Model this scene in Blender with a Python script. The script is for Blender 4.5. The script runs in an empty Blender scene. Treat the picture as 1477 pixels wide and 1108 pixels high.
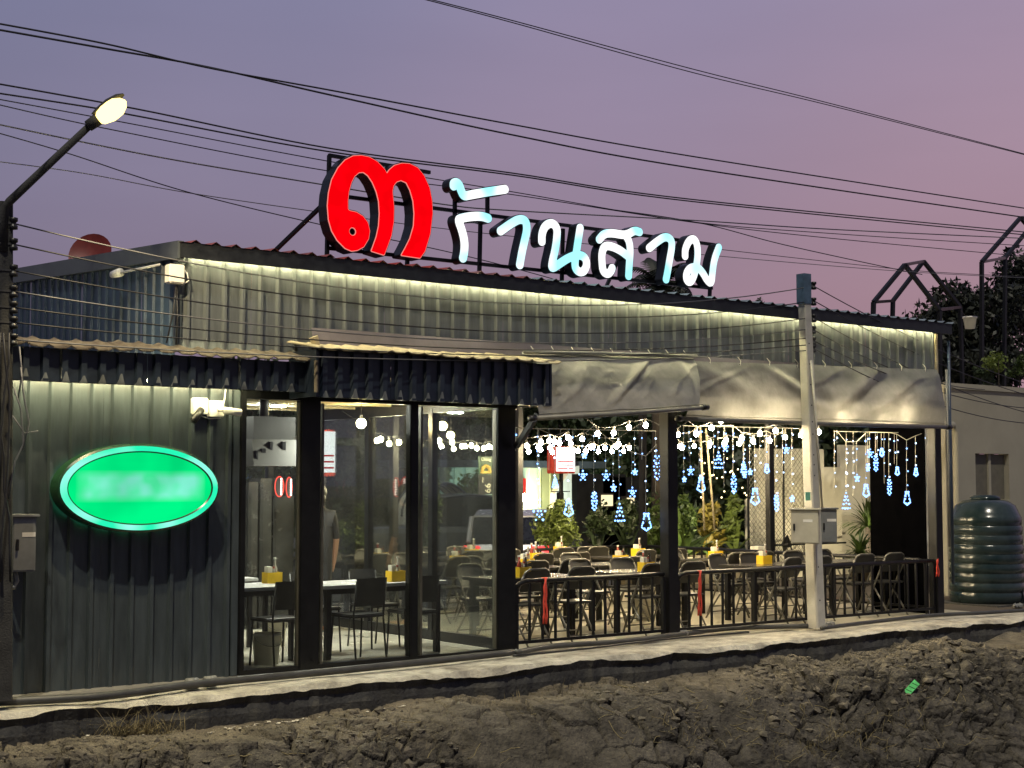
import bpy, bmesh, math, random
import numpy as np
from mathutils import Vector, Matrix

random.seed(7)
rng = np.random.default_rng(7)
SC = bpy.context.scene
COL = SC.collection
RAD = math.radians

# ------------------------------------------------------------------ camera
CAM = Vector((0.0, 0.0, 1.75))
YAW, PITCH, FPX, W0, H0 = RAD(52.3), RAD(3.83), 2150.0, 1477.0, 1108.0
cam_d = bpy.data.cameras.new('camera')
cam = bpy.data.objects.new('camera', cam_d)
COL.objects.link(cam)
cam.location = CAM
cam.rotation_euler = (RAD(90) + PITCH, 0, YAW - RAD(90))
cam_d.sensor_fit = 'HORIZONTAL'
cam_d.sensor_width = 36.0
cam_d.lens = 36.0 * FPX / W0
cam_d.clip_start = 0.1
cam_d.clip_end = 3000
SC.camera = cam

# ------------------------------------------------------------------ sky
world = bpy.data.worlds.new('World')
SC.world = world
world.use_nodes = True
wn, wl = world.node_tree.nodes, world.node_tree.links
wn.clear()
w_out = wn.new('ShaderNodeOutputWorld')
w_bg = wn.new('ShaderNodeBackground')
w_bg2 = wn.new('ShaderNodeBackground')
w_add = wn.new('ShaderNodeAddShader')
w_tc = wn.new('ShaderNodeTexCoord')
# afterglow of a set sun beyond the right of the view: pink there, blue-violet away from it, dark blue opposite
dot = wn.new('ShaderNodeVectorMath'); dot.operation = 'DOT_PRODUCT'
dot.inputs[1].default_value = (0.927, 0.375, 0.0)
wl.new(w_tc.outputs['Generated'], dot.inputs[0])
ramp = wn.new('ShaderNodeValToRGB')
mr = wn.new('ShaderNodeMapRange')
mr.inputs['From Min'].default_value = -1.0; mr.inputs['From Max'].default_value = 1.0
wl.new(dot.outputs['Value'], mr.inputs['Value'])
wl.new(mr.outputs['Result'], ramp.inputs['Fac'])
ramp.color_ramp.interpolation = 'EASE'
el = ramp.color_ramp.elements
el[0].position = 0.0; el[0].color = (0.088, 0.100, 0.155, 1)
el[1].position = 1.0; el[1].color = (0.385, 0.284, 0.378, 1)
e = el.new(0.50); e.color = (0.132, 0.146, 0.228, 1)
e = el.new(0.80); e.color = (0.200, 0.202, 0.318, 1)
e = el.new(0.87); e.color = (0.240, 0.228, 0.350, 1)
e = el.new(0.935); e.color = (0.308, 0.260, 0.382, 1)
e = el.new(0.985); e.color = (0.375, 0.280, 0.378, 1)
sep = wn.new('ShaderNodeSeparateXYZ')
wl.new(w_tc.outputs['Generated'], sep.inputs[0])
ramp2 = wn.new('ShaderNodeValToRGB')
wl.new(sep.outputs['Z'], ramp2.inputs['Fac'])
e2 = ramp2.color_ramp.elements
e2[0].position = 0.0; e2[0].color = (0.92, 0.72, 0.68, 1)
e2[1].position = 1.0; e2[1].color = (0.50, 0.56, 0.64, 1)
e = e2.new(0.12); e.color = (0.97, 0.80, 0.74, 1)
e = e2.new(0.22); e.color = (1.0, 0.92, 0.90, 1)
e = e2.new(0.33); e.color = (0.94, 0.96, 1.0, 1)
mul = wn.new('ShaderNodeMix'); mul.data_type = 'RGBA'; mul.blend_type = 'MULTIPLY'
mul.inputs['Factor'].default_value = 1.0
wl.new(ramp.outputs['Color'], mul.inputs['A'])
wl.new(ramp2.outputs['Color'], mul.inputs['B'])
# faint uneven haze
w_nz = wn.new('ShaderNodeTexNoise'); w_nz.inputs['Scale'].default_value = 2.2; w_nz.inputs['Detail'].default_value = 4
w_mp = wn.new('ShaderNodeMapping'); w_mp.inputs['Scale'].default_value = (1, 1, 5)
wl.new(w_tc.outputs['Generated'], w_mp.inputs['Vector']); wl.new(w_mp.outputs['Vector'], w_nz.inputs['Vector'])
w_mr = wn.new('ShaderNodeMapRange'); w_mr.inputs['From Min'].default_value = 0.3; w_mr.inputs['From Max'].default_value = 0.7
w_mr.inputs['To Min'].default_value = 0.95; w_mr.inputs['To Max'].default_value = 1.06
wl.new(w_nz.outputs['Fac'], w_mr.inputs['Value'])
wl.new(mul.outputs['Result'], w_bg.inputs['Color']); wl.new(w_mr.outputs['Result'], w_bg.inputs['Strength'])
sky = wn.new('ShaderNodeTexSky')
sky.sky_type = 'NISHITA'
sky.sun_disc = False
sky.sun_elevation = RAD(-2.0)
sky.sun_rotation = RAD(68)
wl.new(sky.outputs['Color'], w_bg2.inputs['Color'])
w_bg2.inputs['Strength'].default_value = 0.02
wl.new(w_bg.outputs[0], w_add.inputs[0])
wl.new(w_bg2.outputs[0], w_add.inputs[1])
wl.new(w_add.outputs[0], w_out.inputs['Surface'])

# the one sun lamp: weak and warm, falling from the upper left front like the shadows in the photograph
sun_d = bpy.data.lights.new('sun', 'SUN')
sun = bpy.data.objects.new('sun', sun_d)
COL.objects.link(sun)
sun_d.energy = 2.0
sun_d.angle = RAD(1.2)
sun_d.color = (1.0, 0.92, 0.76)
sun.rotation_euler = Vector((0.35, 0.45, -1.0)).to_track_quat('-Z', 'Y').to_euler()
sun.location = (0, 0, 30)

vs = SC.view_settings
vs.view_transform = 'Standard'
vs.look = 'None'
vs.exposure = 0.0
vs.gamma = 1.0
vs.use_curve_mapping = False
SC.render.engine = 'CYCLES'
SC.cycles.use_denoising = True
SC.cycles.max_bounces = 6
SC.cycles.transparent_max_bounces = 16
SC.cycles.sample_clamp_indirect = 4.0
SC.cycles.caustics_reflective = False
SC.cycles.caustics_refractive = False

# ------------------------------------------------------------------ surveying: photograph ray met with a plane of the place
_F = Vector((math.cos(PITCH) * math.cos(YAW), math.cos(PITCH) * math.sin(YAW), math.sin(PITCH)))
_R = Vector((math.sin(YAW), -math.cos(YAW), 0))
_U = _R.cross(_F)
def ray(px, py):
    return _F + _R * ((px - W0 / 2) / FPX) + _U * ((H0 / 2 - py) / FPX)
def onY(px, py, Y):
    d = ray(px, py); return CAM + d * (Y / d.y)
def onX(px, py, X):
    d = ray(px, py); return CAM + d * (X / d.x)
def onZ(px, py, Z):
    d = ray(px, py); return CAM + d * ((Z - CAM.z) / d.z)

YF = 12.45          # front plane of the restaurant
ROOF0, ROOFS = 3.80, 0.056   # front height and rise per metre of the main roof

# ------------------------------------------------------------------ materials
MATS = {}
def pm(name, col, rough=0.6, metal=0.0, var=0.18, scale=6.0, bump=0.0, bscale=60.0, emis=None, estr=0.0,
       col2=None, spec=0.5, sampled=True, trans=0.0, stretch=None):
    m = bpy.data.materials.new(name); m.use_nodes = True
    nt = m.node_tree; n, l = nt.nodes, nt.links
    b = n['Principled BSDF']
    b.inputs['Roughness'].default_value = rough
    b.inputs['Metallic'].default_value = metal
    b.inputs['Specular IOR Level'].default_value = spec
    tc = n.new('ShaderNodeTexCoord')
    src = tc.outputs['Object']
    if stretch:
        mp = n.new('ShaderNodeMapping'); mp.inputs['Scale'].default_value = stretch
        l.new(src, mp.inputs['Vector']); src = mp.outputs['Vector']
    nz = n.new('ShaderNodeTexNoise'); nz.inputs['Scale'].default_value = scale
    nz.inputs['Detail'].default_value = 6; nz.inputs['Roughness'].default_value = 0.65
    l.new(src, nz.inputs['Vector'])
    rp = n.new('ShaderNodeValToRGB')
    c2 = col2 or tuple(c * (1 - var) for c in col)
    c1 = col if col2 else tuple(min(1, c * (1 + var)) for c in col)
    rp.color_ramp.elements[0].position = 0.32; rp.color_ramp.elements[0].color = (*c2, 1)
    rp.color_ramp.elements[1].position = 0.68; rp.color_ramp.elements[1].color = (*c1, 1)
    l.new(nz.outputs['Fac'], rp.inputs['Fac'])
    l.new(rp.outputs['Color'], b.inputs['Base Color'])
    rr = n.new('ShaderNodeMapRange')
    rr.inputs['To Min'].default_value = max(0.02, rough - 0.12); rr.inputs['To Max'].default_value = min(1, rough + 0.12)
    l.new(nz.outputs['Fac'], rr.inputs['Value']); l.new(rr.outputs['Result'], b.inputs['Roughness'])
    if bump:
        nb = n.new('ShaderNodeTexNoise'); nb.inputs['Scale'].default_value = bscale; nb.inputs['Detail'].default_value = 8
        l.new(src, nb.inputs['Vector'])
        bp = n.new('ShaderNodeBump'); bp.inputs['Strength'].default_value = bump; bp.inputs['Distance'].default_value = 0.02
        l.new(nb.outputs['Fac'], bp.inputs['Height']); l.new(bp.outputs['Normal'], b.inputs['Normal'])
    if emis:
        b.inputs['Emission Color'].default_value = (*emis, 1)
        b.inputs['Emission Strength'].default_value = estr
        if not sampled: m.cycles.emission_sampling = 'NONE'
    if trans:
        out = n['Material Output']
        tb = n.new('ShaderNodeBsdfTranslucent'); mx = n.new('ShaderNodeMixShader'); mx.inputs[0].default_value = trans
        l.new(rp.outputs['Color'], tb.inputs['Color'])
        l.new(b.outputs[0], mx.inputs[1]); l.new(tb.outputs[0], mx.inputs[2]); l.new(mx.outputs[0], out.inputs['Surface'])
    MATS[name] = m
    return m

def glass(name, tint=(0.93, 0.96, 0.95), base=0.05, dirt=0.015):
    m = bpy.data.materials.new(name); m.use_nodes = True
    nt = m.node_tree; n, l = nt.nodes, nt.links
    n.remove(n['Principled BSDF'])
    out = n['Material Output']
    t = n.new('ShaderNodeBsdfTransparent'); t.inputs['Color'].default_value = (*tint, 1)
    g = n.new('ShaderNodeBsdfGlossy'); g.inputs['Roughness'].default_value = 0.015
    fr = n.new('ShaderNodeFresnel'); fr.inputs['IOR'].default_value = 1.5
    mr = n.new('ShaderNodeMath'); mr.operation = 'MULTIPLY_ADD'; mr.inputs[1].default_value = 0.6; mr.inputs[2].default_value = 0.0
    l.new(fr.outputs[0], mr.inputs[0])
    mx = n.new('ShaderNodeMixShader')
    l.new(mr.outputs[0], mx.inputs[0]); l.new(t.outputs[0], mx.inputs[1]); l.new(g.outputs[0], mx.inputs[2])
    tc = n.new('ShaderNodeTexCoord'); nz = n.new('ShaderNodeTexNoise'); nz.inputs['Scale'].default_value = 2.5; nz.inputs['Detail'].default_value = 5
    l.new(tc.outputs['Object'], nz.inputs['Vector'])
    mm = n.new('ShaderNodeMath'); mm.operation = 'MULTIPLY'; mm.inputs[1].default_value = dirt
    l.new(nz.outputs['Fac'], mm.inputs[0])
    df = n.new('ShaderNodeBsdfDiffuse'); df.inputs['Color'].default_value = (0.6, 0.6, 0.55, 1)
    mx2 = n.new('ShaderNodeMixShader')
    l.new(mm.outputs[0], mx2.inputs[0]); l.new(mx.outputs[0], mx2.inputs[1]); l.new(df.outputs[0], mx2.inputs[2])
    l.new(mx2.outputs[0], out.inputs['Surface'])
    MATS[name] = m
    return m

def glow(name, col, strength, sampled=True, col2=None, scale=4.0, smin=None):
    """a lit surface; with col2 the light is uneven along it"""
    m = bpy.data.materials.new(name); m.use_nodes = True
    n, l = m.node_tree.nodes, m.node_tree.links
    n.remove(n['Principled BSDF'])
    em = n.new('ShaderNodeEmission'); em.inputs['Color'].default_value = (*col, 1); em.inputs['Strength'].default_value = strength
    if col2:
        tc = n.new('ShaderNodeTexCoord'); nz = n.new('ShaderNodeTexNoise'); nz.inputs['Scale'].default_value = scale
        nz.inputs['Detail'].default_value = 1.0
        l.new(tc.outputs['Object'], nz.inputs['Vector'])
        rp = n.new('ShaderNodeValToRGB')
        rp.color_ramp.elements[0].position = 0.40; rp.color_ramp.elements[0].color = (*col2, 1)
        rp.color_ramp.elements[1].position = 0.58; rp.color_ramp.elements[1].color = (*col, 1)
        l.new(nz.outputs['Fac'], rp.inputs['Fac']); l.new(rp.outputs['Color'], em.inputs['Color'])
    l.new(em.outputs[0], n['Material Output'].inputs['Surface'])
    if not sampled: m.cycles.emission_sampling = 'NONE'
    MATS[name] = m
    return m

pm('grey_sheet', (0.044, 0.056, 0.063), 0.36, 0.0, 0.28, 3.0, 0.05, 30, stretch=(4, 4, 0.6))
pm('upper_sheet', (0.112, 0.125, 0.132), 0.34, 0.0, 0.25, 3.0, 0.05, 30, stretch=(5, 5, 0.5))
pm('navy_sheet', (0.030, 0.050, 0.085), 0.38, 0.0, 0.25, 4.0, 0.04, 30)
pm('dark_valance', (0.014, 0.021, 0.034), 0.36, 0.0, 0.3, 5.0, 0.05, 30)
pm('steel_trim', (0.085, 0.098, 0.112), 0.45, 0.2, 0.2, 5.0)
pm('fascia', (0.014, 0.016, 0.019), 0.5, 0.0, 0.5, 9.0, 0.1, 40)
pm('roof_red', (0.20, 0.050, 0.045), 0.5, 0.0, 0.3, 5.0)
pm('roof_blue', (0.20, 0.24, 0.27), 0.45, 0.1, 0.25, 5.0)
pm('rusty_sheet', (0.15, 0.128, 0.090), 0.7, 0.0, 0.4, 9.0, 0.2, 60, col2=(0.055, 0.042, 0.030))
pm('pale_sheet', (0.36, 0.31, 0.20), 0.6, 0.0, 0.3, 10.0)
pm('flashing', (0.165, 0.150, 0.165), 0.4, 0.1, 0.2, 2.0, 0.15, 12)
pm('black_metal', (0.007, 0.007, 0.008), 0.38, 0.0, 0.3, 10.0, 0.04, 50, spec=0.3)
pm('dark_frame', (0.008, 0.0085, 0.009), 0.32, 0.0, 0.25, 8.0, spec=0.3)
pm('bronze_frame', (0.10, 0.095, 0.075), 0.35, 0.4, 0.2, 8.0)
pm('grey_metal', (0.17, 0.165, 0.145), 0.45, 0.1, 0.2, 10.0)
pm('chair_grey', (0.032, 0.031, 0.027), 0.42, 0.15, 0.2, 12.0)
pm('chair_rim', (0.15, 0.142, 0.118), 0.35, 0.3, 0.2, 12.0)
pm('table_top', (0.05, 0.046, 0.040), 0.20, 0.0, 0.25, 5.0, col2=(0.028, 0.026, 0.023))
pm('table_white', (0.45, 0.45, 0.44), 0.25, 0.0, 0.1, 5.0)
pm('floor_concrete', (0.50, 0.46, 0.35), 0.33, 0.0, 0.2, 1.6, 0.03, 40, col2=(0.38, 0.35, 0.27))
pm('room_floor', (0.42, 0.40, 0.33), 0.24, 0.0, 0.2, 1.6, 0.02, 40, col2=(0.30, 0.29, 0.25))
pm('asphalt', (0.060, 0.058, 0.055), 0.85, 0.0, 0.3, 8.0, 0.3, 90)
pm('earth', (0.085, 0.068, 0.048), 0.95, 0.0, 0.3, 0.5, 0.3, 30)
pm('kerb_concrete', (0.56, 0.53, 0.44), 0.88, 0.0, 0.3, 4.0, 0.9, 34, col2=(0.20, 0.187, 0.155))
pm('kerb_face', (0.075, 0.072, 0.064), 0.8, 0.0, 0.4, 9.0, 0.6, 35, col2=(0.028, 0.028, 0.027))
pm('clod', (0.150, 0.130, 0.098), 0.95, 0.0, 0.3, 7.0, 0.6, 50, col2=(0.060, 0.054, 0.044))
pm('pole_concrete', (0.50, 0.48, 0.42), 0.8, 0.0, 0.15, 4.0, 0.3, 70)
pm('pole_dark', (0.035, 0.035, 0.033), 0.8, 0.0, 0.4, 6.0, 0.3, 70)
pm('pole_blue', (0.07, 0.12, 0.18), 0.7, 0.0, 0.3, 9.0, 0.2, 70)
pm('box_beige', (0.50, 0.47, 0.37), 0.45, 0.0, 0.1, 6.0)
pm('box_grey', (0.20, 0.21, 0.21), 0.45, 0.0, 0.15, 6.0)
pm('box_dark', (0.05, 0.05, 0.045), 0.25, 0.5, 0.3, 5.0)
pm('white_plastic', (0.80, 0.78, 0.72), 0.4, 0.0, 0.08, 6.0)
pm('black_plastic', (0.012, 0.012, 0.012), 0.4, 0.0, 0.2, 8.0)
pm('cable', (0.014, 0.014, 0.018), 0.6, 0.0, 0.2, 4.0)
pm('cable_pale', (0.10, 0.10, 0.11), 0.5, 0.0, 0.2, 4.0)
pm('pipe_grey', (0.050, 0.050, 0.048), 0.5, 0.0, 0.3, 6.0)
pm('coupling', (0.17, 0.17, 0.16), 0.5, 0.0, 0.2, 6.0)
pm('tarp', (0.215, 0.217, 0.212), 0.42, 0.0, 0.24, 3.2, 0.22, 14, trans=0.32)
pm('yellow_plastic', (0.85, 0.55, 0.02), 0.4, 0.0, 0.08, 8.0)
pm('paper_white', (0.75, 0.72, 0.60), 0.7, 0.0, 0.08, 8.0)
pm('sauce_red', (0.30, 0.05, 0.03), 0.25, 0.0, 0.2, 9.0)
pm('sauce_dark', (0.035, 0.02, 0.012), 0.2, 0.0, 0.2, 9.0)
pm('bottle_clear', (0.34, 0.32, 0.27), 0.15, 0.0, 0.2, 9.0)
pm('red_strap', (0.60, 0.06, 0.035), 0.7, 0.0, 0.2, 9.0)
pm('dish_red', (0.16, 0.022, 0.018), 0.5, 0.0, 0.2, 9.0)
pm('ceiling_board', (0.42, 0.38, 0.27), 0.7, 0.0, 0.1, 3.0)
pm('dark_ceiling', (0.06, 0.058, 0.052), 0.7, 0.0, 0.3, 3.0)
pm('beige_wall', (0.36, 0.335, 0.265), 0.85, 0.0, 0.10, 1.2, 0.15, 50, col2=(0.30, 0.28, 0.22))
pm('shutter', (0.13, 0.12, 0.09), 0.7, 0.0, 0.2, 6.0)
pm('white_wall', (0.62, 0.58, 0.47), 0.8, 0.0, 0.1, 2.0, 0.1, 50)
pm('tank_green', (0.038, 0.053, 0.056), 0.20, 0.0, 0.3, 2.4, 0.05, 30, col2=(0.008, 0.019, 0.021))
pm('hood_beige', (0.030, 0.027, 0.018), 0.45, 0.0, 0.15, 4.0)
pm('kitchen_dark', (0.022, 0.021, 0.018), 0.5, 0.0, 0.4, 4.0)
pm('steel_shiny', (0.45, 0.45, 0.43), 0.22, 0.9, 0.2, 8.0)
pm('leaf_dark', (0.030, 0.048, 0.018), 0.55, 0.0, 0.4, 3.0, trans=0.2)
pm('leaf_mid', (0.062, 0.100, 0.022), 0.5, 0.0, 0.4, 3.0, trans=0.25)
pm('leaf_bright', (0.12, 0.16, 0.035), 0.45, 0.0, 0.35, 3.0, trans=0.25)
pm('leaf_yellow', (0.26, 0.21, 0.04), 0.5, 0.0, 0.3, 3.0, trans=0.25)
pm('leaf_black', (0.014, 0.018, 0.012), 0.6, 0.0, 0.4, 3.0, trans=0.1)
pm('bark', (0.034, 0.026, 0.019), 0.9, 0.0, 0.3, 12.0, 0.5, 40)
pm('dry_grass', (0.20, 0.165, 0.085), 0.9, 0.0, 0.3, 9.0)
pm('terracotta', (0.20, 0.17, 0.12), 0.8, 0.0, 0.25, 7.0)
pm('car_silver', (0.40, 0.40, 0.43), 0.25, 0.35, 0.06, 5.0)
pm('car_dark', (0.14, 0.145, 0.145), 0.22, 0.3, 0.1, 5.0)
pm('car_glass', (0.012, 0.014, 0.022), 0.06, 0.0, 0.2, 5.0)
pm('tyre', (0.012, 0.012, 0.012), 0.9, 0.0, 0.2, 9.0)
pm('mint_wall', (0.42, 0.58, 0.50), 0.6, 0.0, 0.05, 2.0)
pm('tent_white', (0.62, 0.60, 0.52), 0.6, 0.0, 0.08, 2.0)
pm('sign_green_dark', (0.010, 0.045, 0.018), 0.30, 0.0, 0.2, 4.0)
pm('letter_side', (0.008, 0.009, 0.011), 0.35, 0.0, 0.2, 4.0)
pm('skin', (0.35, 0.20, 0.13), 0.55, 0.0, 0.1, 6.0)
pm('cloth_black', (0.014, 0.014, 0.016), 0.9, 0.0, 0.3, 12.0)
pm('hair_black', (0.008, 0.007, 0.006), 0.5, 0.0, 0.3, 30.0)
pm('orange_shoe', (0.42, 0.14, 0.04), 0.6, 0.0, 0.2, 12.0)
pm('poster_green', (0.012, 0.045, 0.020), 0.4, 0.0, 0.2, 5.0)
pm('poster_black', (0.012, 0.012, 0.012), 0.4, 0.0, 0.2, 5.0)
pm('gold', (0.55, 0.38, 0.08), 0.4, 0.2, 0.2, 30.0)
pm('strip_green', (0.12, 0.60, 0.17), 0.5, 0.0, 0.3, 12.0, emis=(0.10, 0.75, 0.16), estr=0.0)
pm('flake', (0.62, 0.58, 0.48), 0.7, 0.0, 0.2, 12.0)
pm('sticker', (0.18, 0.50, 0.34), 0.6, 0.0, 0.2, 30.0)
pm('bucket', (0.52, 0.49, 0.40), 0.5, 0.0, 0.1, 6.0)
pm('chainlink', (0.20, 0.19, 0.14), 0.5, 0.4, 0.2, 8.0)
glass('glass_pane')
glow('bulb_speck', (1.0, 0.80, 0.40), 8.0, sampled=False)
glow('led_warm', (1.0, 0.89, 0.48), 135.0)
glow('bulb_warm', (1.0, 0.80, 0.48), 560.0)
glow('lamp_warm', (1.0, 0.74, 0.32), 420.0)
glow('street_glow', (1.0, 0.76, 0.24), 3.4, sampled=False)
glow('fairy_blue', (0.20, 0.42, 1.0), 4.2, sampled=False)
glow('fairy_white', (0.45, 0.66, 1.0), 5.0, sampled=False)
glow('letter_red', (1.0, 0.0, 0.004), 1.1, col2=(0.86, 0.0, 0.003), scale=5.0)
glow('letter_white', (1.0, 1.0, 1.0), 1.35, col2=(0.34, 0.84, 0.90), scale=2.1)
glow('oval_ring', (0.30, 1.0, 0.80), 1.1, col2=(0.02, 0.88, 0.45), scale=2.6)
glow('tail_red', (1.0, 0.05, 0.05), 3.0, sampled=False)
glow('box_white', (1.0, 0.97, 0.95), 2.2)
glow('box_red', (0.9, 0.05, 0.04), 1.0, sampled=False)
glow('neon_red', (1.0, 0.10, 0.07), 1.6, sampled=False)
glow('neon_white', (1.0, 0.72, 0.62), 4.0, sampled=False)
glow('cool_tube', (0.95, 0.93, 0.80), 1250.0)
glow('pale_window', (1.0, 0.85, 0.5), 1.3, sampled=False)

# ------------------------------------------------------------------ mesh helpers
class MB:
    def __init__(s): s.v, s.f = [], []
    def add(s, vs, fs):
        o = len(s.v); s.v.extend([tuple(p) for p in vs]); s.f.extend([tuple(i + o for i in q) for q in fs])
    def box(s, x0, x1, y0, y1, z0, z1):
        s.add([(x0,y0,z0),(x1,y0,z0),(x1,y1,z0),(x0,y1,z0),(x0,y0,z1),(x1,y0,z1),(x1,y1,z1),(x0,y1,z1)],
              [(0,3,2,1),(4,5,6,7),(0,1,5,4),(1,2,6,5),(2,3,7,6),(3,0,4,7)])
        return s
    def cbox(s, x0, x1, y0, y1, z0, z1, c=0.01):
        """box with chamfered edges"""
        bm = bmesh.new(); bmesh.ops.create_cube(bm, size=1)
        for v in bm.verts:
            v.co = ((x0+x1)/2 + v.co.x*(x1-x0), (y0+y1)/2 + v.co.y*(y1-y0), (z0+z1)/2 + v.co.z*(z1-z0))
        bmesh.ops.bevel(bm, geom=bm.edges[:], offset=c, segments=2, affect='EDGES')
        bm.verts.index_update()
        s.add([v.co for v in bm.verts], [[v.index for v in f.verts] for f in bm.faces]); bm.free(); return s
    def obox(s, c, d, rot=None):
        hx, hy, hz = d[0]/2, d[1]/2, d[2]/2
        m = rot or Matrix.Identity(3); c = Vector(c)
        vs = [c + m @ Vector(p) for p in [(-hx,-hy,-hz),(hx,-hy,-hz),(hx,hy,-hz),(-hx,hy,-hz),(-hx,-hy,hz),(hx,-hy,hz),(hx,hy,hz),(-hx,hy,hz)]]
        s.add(vs, [(0,3,2,1),(4,5,6,7),(0,1,5,4),(1,2,6,5),(2,3,7,6),(3,0,4,7)]); return s
    def tube(s, pts, r, n=8, caps=True, square=False):
        pts = [Vector(p) for p in pts]
        rr = r if isinstance(r, (list, tuple)) else [r]*len(pts)
        vs, fs = [], []
        prev = None
        for i, p in enumerate(pts):
            t = (pts[min(i+1, len(pts)-1)] - pts[max(i-1, 0)]).normalized()
            if prev is None:
                a = Vector((0,0,1)) if abs(t.z) < 0.9 else Vector((0,1,0))
                u = t.cross(a).normalized()
            else:
                u = (prev - t * prev.dot(t))
                u = u.normalized() if u.length > 1e-6 else t.orthogonal().normalized()
            prev = u
            w = t.cross(u)
            for k in range(n):
                a = 2*math.pi*(k + (0.5 if square else 0))/n
                vs.append(p + (u*math.cos(a) + w*math.sin(a))*rr[i])
        for i in range(len(pts)-1):
            for k in range(n):
                fs.append((i*n+k, i*n+(k+1)%n, (i+1)*n+(k+1)%n, (i+1)*n+k))
        if caps:
            fs.append(tuple(range(n-1, -1, -1))); fs.append(tuple((len(pts)-1)*n+k for k in range(n)))
        s.add(vs, fs); return s
    def bar(s, a, b, r):
        """square bar of half side r"""
        return s.tube([a, b], r*math.sqrt(2), 4, True, True)
    def lathe(s, prof, c, n=16):
        c = Vector(c); vs, fs = [], []
        for r, z in prof:
            for k in range(n):
                a = 2*math.pi*k/n; vs.append((c.x + r*math.cos(a), c.y + r*math.sin(a), c.z + z))
        for i in range(len(prof)-1):
            for k in range(n):
                fs.append((i*n+k, i*n+(k+1)%n, (i+1)*n+(k+1)%n, (i+1)*n+k))
        fs.append(tuple(range(n-1, -1, -1))); fs.append(tuple((len(prof)-1)*n+k for k in range(n)))
        s.add(vs, fs); return s
    def ball(s, c, r, n=8, m=5, sz=1.0):
        prof = [(max(1e-4, r*math.sin(math.pi*j/m)), -r*sz*math.cos(math.pi*j/m)) for j in range(m+1)]
        return s.lathe(prof, c, n)
    def poly_y(s, pts, y0, y1):
        """xz outline extruded along y"""
        n = len(pts)
        vs = [(x, y0, z) for x, z in pts] + [(x, y1, z) for x, z in pts]
        fs = [tuple(range(n)), tuple(range(2*n-1, n-1, -1))] + [((i+1)%n, i, n+i, n+(i+1)%n) for i in range(n)]
        s.add(vs, fs); return s
    def mesh(s, name):
        me = bpy.data.meshes.new(name); me.from_pydata([tuple(v) for v in s.v], [], s.f); me.update(); return me
    def build(s, name, mat, parent=None, smooth=False):
        me = s.mesh(name)
        bm = bmesh.new(); bm.from_mesh(me); bmesh.ops.recalc_face_normals(bm, faces=bm.faces); bm.to_mesh(me); bm.free()
        if smooth:
            for p in me.polygons: p.use_smooth = True
        return link(name, me, mat, parent)

def link(name, me, mat, parent=None):
    if mat is not None and len(me.materials) == 0:
        me.materials.append(MATS[mat] if isinstance(mat, str) else mat)
    o = bpy.data.objects.new(name, me); COL.objects.link(o)
    if parent is not None: attach(o, parent)
    return o

def wloc(o):
    return o.location.copy()      # every parented object here keeps world coordinates
def attach(o, parent):
    o.parent = parent
    o.matrix_parent_inverse = Matrix.Translation(-wloc(parent))

def tag(o, label=None, cat=None, group=None, kind=None):
    if label: o['label'] = label
    if cat: o['category'] = cat
    if group: o['group'] = group
    if kind: o['kind'] = kind
    return o
def thing(name, label, cat, loc=(0, 0, 0), group=None):
    o = bpy.data.objects.new(name, None); COL.objects.link(o)
    o.location = loc; o.empty_display_size = 0.2
    return tag(o, label, cat, group)
def kids(o): return [c for c in COL.objects if c.parent == o]
def copy_tree(o, parent=None):
    c = o.copy(); COL.objects.link(c); c.parent = parent
    for ch in list(o.children): copy_tree(ch, c)
    return c

def fbm(x, y, octaves=4, seed=0):
    """value noise on arrays"""
    out = np.zeros_like(x, dtype=float); amp = 1.0; fr = 1.0
    for o in range(octaves):
        xi = np.floor(x*fr).astype(np.int64); yi = np.floor(y*fr).astype(np.int64)
        xf = x*fr - xi; yf = y*fr - yi
        u = xf*xf*(3-2*xf); v = yf*yf*(3-2*yf)
        def h(a, b):
            k = (a*374761393 + b*668265263 + (seed+o)*982451653) & 0xffffffff
            k = ((k ^ (k >> 13)) * 1274126177) & 0xffffffff
            return ((k ^ (k >> 16)) & 0xffff) / 65535.0
        out += amp*((h(xi,yi)*(1-u)+h(xi+1,yi)*u)*(1-v) + (h(xi,yi+1)*(1-u)+h(xi+1,yi+1)*u)*v - 0.5)
        amp *= 0.5; fr *= 2.03
    return out
def voro(x, y, seed):
    """distance to the nearest cell border (F2-F1) and a value per cell"""
    xi = np.floor(x).astype(np.int64); yi = np.floor(y).astype(np.int64)
    f1 = np.full(x.shape, 9.0); f2 = np.full(x.shape, 9.0); cid = np.zeros(x.shape)
    for dx in (-1, 0, 1):
        for dy in (-1, 0, 1):
            a, b = xi+dx, yi+dy
            k = (a*73856093 ^ b*19349663 ^ seed*83492791) & 0xffffffff
            k = ((k ^ (k >> 13)) * 1274126177) & 0xffffffff
            r1 = (k & 0xffff)/65535.0; r2 = ((k >> 16) & 0xffff)/65535.0
            d = np.hypot(a + 0.1 + 0.8*r1 - x, b + 0.1 + 0.8*r2 - y)
            near = d < f1
            f2 = np.where(near, f1, np.minimum(f2, d)); cid = np.where(near, r1, cid); f1 = np.where(near, d, f1)
    return f2 - f1, cid

# ================================================================== GROUND
ground = MB().box(-600, 900, 19.0, 1500, -0.75, -0.29).build('ground', 'earth'); tag(ground, kind='structure')
street = MB().box(-40, 70, 19.4, 60, -0.285, -0.26).build('street', 'asphalt'); tag(street, kind='structure')
field = MB().box(-600, 900, -300, 3.2, -2.2, -1.9).build('field', 'earth'); tag(field, kind='structure')

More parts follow.
